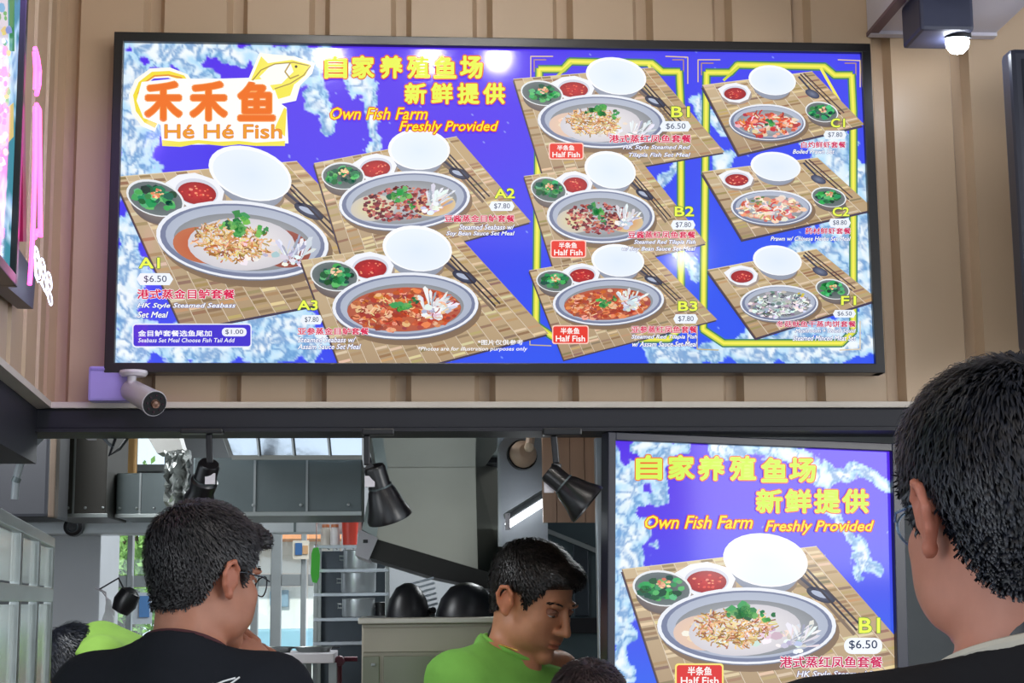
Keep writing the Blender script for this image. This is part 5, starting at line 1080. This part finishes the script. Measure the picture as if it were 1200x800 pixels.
def person(label, H, hy, hp, hr, B, by, sk, hairm, shirtm, seed, height_scale=1.0, arms=None, hands=None, neck_r=.056, sh_w=.19, lean=0.0, thick=(.016, .007), extra=(), trous=(40, 42, 50), nstr=5200, length=(.018, .034), res=.0036, sc=1.0, lift=.15, lid=.45, nape=0.0, lidc=(150, 100, 78), tint=(1, 1, 1), hips=None, fat=1.0, neckline=None, feet=None):
    H = np.array(H, float); R = rot(hy, hp, hr); Rb = rot(by); B = np.array(B, float)      # B = base of the neck (between the collar bones, at the spine)
    hipc = np.array(hips, float) if hips is not None else B+Rb@np.array((0, lean, -.52)); fx, fy = (feet if feet else (hipc[0], hipc[1]))
    root = thing('person', (fx, fy, 0), label, 'person'); side = Rb@np.array((1., 0, 0)); fwd = Rb@np.array((0, -1., 0)); spine = unit(B-hipc)
    shs = [B+side*s*sh_w-spine*.055 for s in (-1, 1)]
    zz = np.array([B[2], H[2]]); lo = np.minimum(H, B)-.6; hi = np.maximum(H, B)+.6
    pts = [H, B, hipc]+shs+[np.array((fx, fy, 0))]
    arms = arms or {}
    A = []
    for i, s in enumerate((-1, 1)):
        if s in arms: el, wr = [np.array(q, float) for q in arms[s]]
        else: el = shs[i]+side*s*.045-np.array((0, 0, .30))+fwd*.0; wr = el-np.array((0, 0, .235))+fwd*.10
        A.append((shs[i], el, wr)); pts += [el, wr]
    pts = np.array(pts); lo, hi = pts.min(0)-.22, pts.max(0)+.22; lo[2] = -.02
    fz0 = min(H[2]-.15*sc, B[2]-.02); ax = [axis(lo[i], hi[i], H[i]-.11*sc, H[i]+.11*sc, res, .014) for i in (0, 1)]+[axis(lo[2], hi[2], fz0, H[2]+.14*sc, res, .014)]
    def torso(f, inf):
        f.ell(B-spine*.20, (.165*fat+inf, .112*fat+inf, .21), np.stack([side, np.cross(spine, side), spine], -1), .04)
        f.ell(B-spine*.38, (.150*fat+inf, .108*fat+inf, .17), np.stack([side, np.cross(spine, side), spine], -1), .05)
        for i in (0, 1):
            f.cap(B-spine*.065+(shs[i]-B)*.2, shs[i], .058+inf, .056+inf, .04); f.cap(B+spine*.015-(fwd*.0), shs[i]+spine*.01, .036+inf*.8, .040+inf, .03)
    f = Field(*ax); head_prims(f, H, R, True, sc)
    L = lambda p: H+R@(np.array(p)*sc)
    f.cap(L((0, .030, -.045)), B-spine*.03+fwd*.005, neck_r, neck_r*1.07, .022); f.cap(L((0, .0, -.075)), B+fwd*.035-spine*.02, neck_r*.75, neck_r*.7, .02)
    torso(f, 0); f.ell(hipc, (.155*fat, .115*fat, .12), Rb, .05)
    for i, (a, e_, w_) in enumerate(A):
        f.cap(a, e_, .047*fat, .038, .03); f.cap(e_, w_, .038, .026, .015); f.ell(e_*.68+w_*.32, (.040, .040, .06), None, .03)
        hk = (hands or {}).get((-1, 1)[i]); E = unit(w_-e_)
        if hk: hand(f, w_, hk[0], hk[1], hk[2], 1.0, hk[3])
        else: hand(f, w_, E, -side*(-1, 1)[i], .35, 1.0, 1)
    ft = []
    for s in (-1, 1):
        hj = hipc+side*s*.085-np.array((0, 0, .05)); an = np.array((fx, fy, .09))+side*s*.10; kn = (hj+an)/2+fwd*.03; f.cap(hj, kn, .078*fat, .056, .03); f.cap(kn, an, .054, .036, .02); ft.append((hj, kn, an)); f.cap(an-np.array((0, 0, .04)), an+fwd*.13-np.array((0, 0, .06)), .034, .028, .02)
    V, Q = f.mesh(); PLc = (V-H)@R/sc
    for s in (-1, 1):                                       # eye sockets and mouth line
        d = PLc-np.array((s*.032, -.088, .004)); w = np.exp(-(d[:, 0]/.016)**2-(d[:, 1]/.03)**2-(d[:, 2]/.0095)**2); V += (R@np.array((0, .0095, 0)))*w[:, None]*sc
    d = PLc-np.array((0, -.098, -.0692)); w = np.exp(-(d[:, 0]/.022)**4-(d[:, 1]/.02)**2-(d[:, 2]/.0022)**2); V += (R@np.array((0, .004, 0)))*w[:, None]*sc
    col = np.ones((len(V), 3))*np.array(tint); lipm = np.exp(-(PLc[:, 0]/.022)**4-((PLc[:, 2]+.0692)/.0085)**4-((PLc[:, 1]+.100)/.018)**4)[:, None]; col = col*(1-lipm*np.array((.12, .38, .34)))
    earm = ((np.abs(PLc[:, 0]) > .078) & (np.abs(PLc[:, 2]) < .05))[:, None]; col = np.where(earm, col*np.array((1.05, .88, .86)), col)
    stub = (np.exp(-((PLc[:, 2]+.075)/.035)**2)*np.clip((-PLc[:, 1]-.03)*20, 0, 1))[:, None]; col = col*(1-.10*stub)
    mesh_obj('body', V, Q, sk, root, col)
    for s in (-1, 1):
        c = L((s*.0315, -.0775, .003)); mb = MB(); bmesh.ops.create_uvsphere(mb.bm, u_segments=18, v_segments=12, radius=.0118*sc, matrix=Matrix.Translation(c)); e_ = mb.build('eye', mat('eye_white', (214, 206, 200), .2, var=0), root, True)
        c2 = L((s*.0315, -.0877+.0035*max(0, lid-.45), .0015-.008*max(0, lid-.4))); mb = MB(); bmesh.ops.create_uvsphere(mb.bm, u_segments=14, v_segments=8, radius=.0045*sc, matrix=Matrix.Translation(c2)); mb.build('iris', mat('iris_dark', (34, 22, 18), .1, var=0), e_, True)
        mb = MB(); bmesh.ops.create_uvsphere(mb.bm, u_segments=20, v_segments=16, radius=.0129*sc); bmesh.ops.delete(mb.bm, geom=[v for v in mb.bm.verts if v.co.z/(.0129*sc) < .75-1.5*lid], context='VERTS')
        Mh = Matrix.Translation(Vector(c)) @ Matrix(R.tolist()).to_4x4()
        for v in mb.bm.verts: v.co = Mh @ v.co
        mb.build('upper_lid', mat('lid_skin_%d' % 0 if 0 else 'lid_skin', lidc, .5), root, True)
        mb = MB(); ln = [L(q) for q in ((s*.018, -.0885, -.0015), (s*.025, -.0905, .0065), (s*.034, -.0895, .0085), (s*.045, -.0820, .0030))]; mb.tube(ln, [.0022*sc, .0034*sc, .0034*sc, .0018*sc], 8); mb.build('eyelid', mat('eyelid_skin', (150, 100, 78), .5), root, True)
        mb = MB(); rr = np.random.RandomState(seed+s)
        for k in range(70):
            u = rr.rand(); q = np.array((s*(.014+.036*u), -.0935-.004*math.sin(u*3.1)+.016*u*u, .0215+.006*math.sin(u*2.4)+rr.normal(0, .0016))); e2 = q+np.array((s*.009, .002, .0015-.004*u)); mb.beam(L(q), L(e2), .0011*sc, .0011*sc)
        eb = mb.build('eyebrow', hairm, root); eb['kind'] = 'stuff'
    # shirt
    f = Field(*[axis(lo[i], hi[i], B[i]-.1, B[i]+.1, .007, .012) for i in range(3)]); torso(f, .013); f.ell(hipc+spine*.06, (.160*fat+.014, .122*fat+.012, .12), Rb, .05)
    f.cap(B-fwd*.012+spine*.0, B-spine*.13-fwd*.015, neck_r+.026, neck_r+.035, .03)
    for a, e_, w_ in A: f.cap(a, a+(e_-a)*.62, .060*fat, .060*fat, .03)
    X, Y, Z = np.meshgrid(*f.ax, indexing='ij'); nl = neckline or (-.03, .33, .014, .066)
    ncen = B-spine*.02; ntop = L((0, .018, -.06)); na = unit(ntop-ncen); rn = neck_r+nl[2]
    dx, dy, dz = X-ncen[0], Y-ncen[1], Z-ncen[2]; al = dx*na[0]+dy*na[1]+dz*na[2]; rad = np.sqrt(np.maximum(0, dx*dx+dy*dy+dz*dz-al*al))
    pn = unit(na+fwd*nl[1]); cutp = dx*pn[0]+dy*pn[1]+dz*pn[2]-nl[0]
    wr_ = .0045*(fbm(X*9+Y*14+seed, Z*17+X*8, 3)-.45)*2; f.F = np.maximum(f.F-wr_, -np.maximum(rad-rn, -cutp)); f.F = np.maximum(f.F, cutp-(nl[3] if len(nl) > 3 else .066))
    cut2 = -((X-hipc[0])*spine[0]+(Y-hipc[1])*spine[1]+(Z-hipc[2])*spine[2])-.10; f.F = np.maximum(f.F, cut2)
    for a, e_, w_ in A:
        dd = unit(e_-a); t = (X-a[0])*dd[0]+(Y-a[1])*dd[1]+(Z-a[2])*dd[2]; near = np.sqrt((X-a[0]-t*dd[0])**2+(Y-a[1]-t*dd[1])**2+(Z-a[2]-t*dd[2])**2) < .10
        f.F = np.where(near & (t > np.linalg.norm(e_-a)*.55), np.maximum(f.F, (t-np.linalg.norm(e_-a)*.66)), f.F)
    V, Q = f.mesh(); sh = mesh_obj('shirt', V, Q, shirtm, root)
    # collar ring follows the neckline
    pts_ = []
    u1 = unit(np.cross(na, fwd)); u2 = np.cross(na, u1)
    for k in range(40):
        a = k*2*math.pi/40; dr = u1*math.cos(a)+u2*math.sin(a); hh = np.linspace(.09, -.12, 106); pp = ncen+dr*(rn+.010)+na*hh[:, None]
        ix = [np.clip(np.searchsorted(f.ax[j], pp[:, j]), 0, len(f.ax[j])-1) for j in range(3)]; o_ = np.nonzero(f.F[tuple(ix)] < 0)[0]; pts_.append(hh[o_[0]] if len(o_) else -.05)
    pts_ = np.array(pts_); pts_ = sum(np.roll(pts_, q) for q in range(-3, 4))/7
    lim_ = lambda dr: ((nl[3] if len(nl) > 3 else .066)+nl[0]-rn*float(dr@pn))/float(na@pn)
    pts_ = np.array([min(pts_[k]+.012, lim_(u1*math.cos(k*2*math.pi/40)+u2*math.sin(k*2*math.pi/40))) for k in range(40)])
    cl = MB().tube([ncen+(u1*math.cos(k*2*math.pi/40)+u2*math.sin(k*2*math.pi/40))*(rn+.007)+na*(pts_[k]+.001) for k in range(40)], .0062, 8, False, True)
    nn = na; c0 = ncen; ring = pts_
    info = dict(root=root, H=H, R=R, B=B, side=side, fwd=fwd, spine=spine, L=L, nn=nn, c0=c0, u1=u1, u2=u2, ring=ring, shirt=sh, A=A)
    info['collar'] = cl
    # trousers and shoes
    f = Field(*[axis(lo[i], hi[i], 5, 5, .016, .016) if 0 else np.arange(lo[i], hi[i], .016) for i in (0, 1)], np.arange(-.02, hipc[2]+.2, .016)); f.ell(hipc, (.168*fat, .128*fat, .11), Rb, .05)
    for hj, kn, an in ft: f.cap(hj, kn, .088*fat, .068, .03); f.cap(kn, an, .066, .056, .02)
    f.F[:, :, f.ax[2] < .05] = np.maximum(f.F[:, :, f.ax[2] < .05], .01); V, Q = f.mesh(); mesh_obj('trousers', V, Q, cloth_mat('dark_trousers', trous), root)
    for hj, kn, an in ft:
        a = an*np.array((1, 1, 0)); c = a+fwd*.05+np.array((0, 0, .0)); f = Field(*[np.arange(c[i]-.2, c[i]+.2, .012) for i in (0, 1)], np.arange(-.03, .14, .012)); f.ell(c+fwd*.02+(0, 0, .035), (.048, .135, .045), Rb, .02); f.ell(a+(0, 0, .06), (.042, .05, .05), Rb, .02)
        f.F = np.maximum(f.F, np.broadcast_to(-f.ax[2][None, None, :]+.0, f.F.shape)); V, Q = f.mesh(); mesh_obj('shoe', V, Q, M_black, root)
    info['hair'] = make_hair(root, H, R, 'short', hairm, neck_r, thick, nstr, nape, seed, length, extra, sc=sc, lift=lift)
    return info
def hair_mat(name, col, col2):
    m = bpy.data.materials.new(name); m.use_nodes = True; n = m.node_tree; b = n.nodes['Principled BSDF']; tc = n.nodes.new('ShaderNodeTexCoord'); no = n.nodes.new('ShaderNodeTexNoise'); no.inputs['Scale'].default_value = 130; no.inputs['Detail'].default_value = 3
    n.links.new(tc.outputs['Object'], no.inputs['Vector']); mx = n.nodes.new('ShaderNodeValToRGB'); mx.color_ramp.elements[0].position = .35; mx.color_ramp.elements[1].position = .68
    mx.color_ramp.elements[0].color = (*rgb(*col), 1); mx.color_ramp.elements[1].color = (*rgb(*col2), 1); n.links.new(no.outputs['Fac'], mx.inputs[0]); n.links.new(mx.outputs[0], b.inputs['Base Color']); b.inputs['Roughness'].default_value = .42; b.inputs['Specular IOR Level'].default_value = .5; return m
SK1 = skin_mat('skin_tan', (178, 122, 98)); SK2 = skin_mat('skin_ruddy', (184, 126, 106)); SK3 = skin_mat('skin_warm', (206, 142, 106))
HM1 = hair_mat('greying_black_hair', (16, 16, 19), (56, 53, 56)); HM2 = hair_mat('black_hair', (10, 12, 18), (38, 42, 54)); HM3 = hair_mat('dark_brown_hair', (16, 14, 14), (52, 42, 38)); HM4 = hair_mat('dark_hair_reddish', (28, 22, 24), (78, 62, 62))
black_shirt = cloth_mat('black_tee', (24, 27, 34)); green_shirt = cloth_mat('green_tee', (138, 204, 92)); black_shirt2 = cloth_mat('charcoal_tee', (26, 26, 30))

# --- man with greying hair and glasses, hand at his mouth
Y1_ = -.62; H1 = at(240, 676, Y1_); B1_ = H1+np.array((-.030, -.045, -.150)); R1 = rot(137, 8, 0)
mo = H1+R1@np.array((.0, -.125, -.085))
w1 = mo+np.array((.035, -.01, -.085)); e1 = w1+np.array((.075, -.06, -.24))
i1 = person('man with greying hair, glasses and black tee seen from behind, hand at his mouth', H1, 137, 8, 0, B1_, 168, SK1, HM1, black_shirt, 3, neck_r=.056, sh_w=.162,
            arms={-1: (e1, w1)}, hands={-1: ((-.55, .12, .8), (-.6, .5, -.2), .75, 1)}, thick=(.013, .0045), extra=(((0.012, -.084, .070), (.048, .028, .028)), ((.02, -.102, .060), (.028, .018, .015))), length=(.014, .026), lift=.2, fat=1.02, neckline=(-.03, .26, .012, .072), nstr=9000, nape=-.002)
i1['collar'].build('collar', mat('dark_red_trim', (70, 32, 38), .8), i1['root'], True)
L = i1['L']; gm = mat('glasses_metal', (70, 74, 80), .25, .7); gl = thing('glasses', tuple(L((0, -.11, 0))), 'thin metal-framed glasses worn by the man with greying hair', 'glasses')
for s in (-1, 1):
    rg = [L((s*.033+.023*math.cos(a)*1.05, -.112-.002*math.cos(a)+abs(.012*math.cos(a)*(1 if s*math.cos(a) > 0 else 0)), -.002+.018*math.sin(a))) for a in np.linspace(0, 6.283, 25)[:-1]]
    b = MB().tube(rg, .0013, 6, False, True).build('rim', gm, gl, True); v = [Vector(q) for q in rg]; MB().faces(v, [tuple(range(24))]).build('lens', M_glass, b)
    MB().tube([L((s*.057, -.104, .006)), L((s*.072, -.07, .010)), L((s*.080, -.02, .010)), L((s*.083, .008, .006)), L((s*.084, .024, -.012))], .0014, 6).build('temple', gm, gl, True)
MB().tube([L((-.010, -.114, .002)), L((0, -.116, .006)), L((.010, -.114, .002))], .0013, 6).build('bridge', gm, gl, True)
from mathutils.bvhtree import BVHTree
sm = i1['shirt'].data; bo = world_base(i1['root']); bv = BVHTree.FromPolygons([v.co+bo for v in sm.vertices], [tuple(q.vertices) for q in sm.polygons])
def on_shirt(px, py):
    d = Vector(FW+RT*(px-600)/F_PX-UP*(py-400)/F_PX).normalized(); h = bv.ray_cast(Vector(EYE), d); return (h[0]-d*.0015) if h[0] is not None else None
mk = MB()
for ln in (((250, 803), (262, 798), (276, 794)), ((258, 806), (270, 801), (281, 793)), ((244, 806), (250, 801))):
    pp = [on_shirt(*q) for q in ln]
    if all(q is not None for q in pp): mk.tube(pp, .0016, 6)
mk.build('printed_mark', mat('white_print', (226, 228, 232), .7, var=0), i1['shirt'])

# --- big man at the right, seen from behind
Y2_ = -2.16; H2 = at(1178, 600, Y2_); B2_ = H2+np.array((.012, -.030, -.160))
i2 = person('black-haired man in black tee with pale collar edge, nearest, at the right edge', H2, 187, 4, 0, B2_, 184, SK2, HM2, black_shirt2, 5, neck_r=.060, sh_w=.20, thick=(.013, .0055), nstr=14000, length=(.016, .030), res=.0034, lift=.25, fat=1.05, neckline=(-.03, .22, .012, .082), nape=-.012)
i2['collar'].build('collar', mat('cream_trim', (188, 184, 172), .7), i2['root'], True)
L = i2['L']; gm2 = mat('glasses_blue_metal', (120, 150, 180), .25, .5); g2_ = thing('glasses', tuple(L((0, -.11, 0))), 'thin pale-metal glasses worn by the nearest man at the right edge', 'glasses')
for s in (-1, 1):
    rg = [L((s*.034+.024*math.cos(a), -.114+abs(.012*math.cos(a)*(1 if s*math.cos(a) > 0 else 0)), -.002+.017*math.sin(a))) for a in np.linspace(0, 6.283, 25)[:-1]]
    b = MB().tube(rg, .0013, 6, False, True).build('rim', gm2, g2_, True); MB().faces([Vector(q) for q in rg], [tuple(range(24))]).build('lens', M_glass, b)
    MB().tube([L((s*.059, -.104, .004)), L((s*.073, -.07, .008)), L((s*.081, -.02, .008)), L((s*.084, .010, .004)), L((s*.085, .026, -.014))], .0014, 6).build('temple', gm2, g2_, True)
MB().tube([L((-.010, -.116, .002)), L((0, -.118, .005)), L((.010, -.116, .002))], .0013, 6).build('bridge', gm2, g2_, True)

# --- stall worker in green, looking down to the right
Y3_ = .42; H3 = at(624, 702, Y3_); B3_ = H3+np.array((-.060, .025, -.135))
i3 = person('stall worker in a bright green tee and gold chain, looking down to the right', H3, 50, 24, 0, B3_, 44, SK3, HM3, green_shirt, 9, neck_r=.054, sh_w=.185, thick=(.012, .004), extra=(((0.0, -.064, .078), (.044, .020, .020)),), length=(.012, .020), lid=.82, lidc=(186, 122, 92), sc=1.08, lift=.15, res=.0034, neckline=(-.03, .30, .010), nstr=7000)
i3['collar'].build('collar', green_shirt, i3['root'], True)
nk = thing('gold_chain', tuple(i3['B']), 'thin gold chain round the neck of the worker in green', 'necklace')
ch = []
for k in range(48):
    a = k*2*math.pi/48; ch.append(i3['B']+i3['spine']*(.022)+(i3['u1']*math.cos(a)*.063+i3['fwd']*math.sin(a)*.063)+i3['fwd']*.008-i3['spine']*(.018*math.sin(a)+.0))
MB().tube(ch, .0022, 6, False, True).build('chain', mat('gold', (226, 190, 90), .25, .9), nk, True)

# --- customer whose hair shows at the bottom, and bent worker in the back left
Y4_ = -.15; H4 = at(690, 842, Y4_)+np.array((0, 0, .0)); B4_ = H4+np.array((0, -.03, -.16))
i4 = person('customer with dark reddish-black hair, only the head top showing at the bottom edge', H4, 178, 4, 0, B4_, 180, SK1, HM4, cloth_mat('grey_tee', (90, 92, 98)), 13, neck_r=.052, sh_w=.175, thick=(.013, .006), length=(.014, .028), nstr=6500, res=.005, lift=.2, sc=.9)
i4['collar'].build('collar', mat('grey_trim', (80, 82, 88), .8), i4['root'], True)
Y5_ = 1.15; H5 = at(92, 788, Y5_); B5_ = at(112, 760, Y5_)+np.array((0, .02, 0)); hp5 = at(205, 800, Y5_)
i5 = person('second worker in a green tee bending forward behind the grey-haired man', H5, -80, 55, 0, B5_, -90, SK3, HM2, cloth_mat('lime_tee', (142, 184, 84)), 17, hips=(hp5[0], hp5[1]+.02, B5_[2]-.17), feet=(hp5[0]+.05, hp5[1]), neck_r=.052, sh_w=.17, nstr=2500, res=.006, arms={-1: (B5_+np.array((-.05, -.17, -.30)), B5_+np.array((-.2, -.15, -.42))), 1: (B5_+np.array((-.05, .2, -.30)), B5_+np.array((-.2, .16, -.42)))})
i5['collar'].build('collar', cloth_mat('lime_tee2', (142, 184, 84)), i5['root'], True)
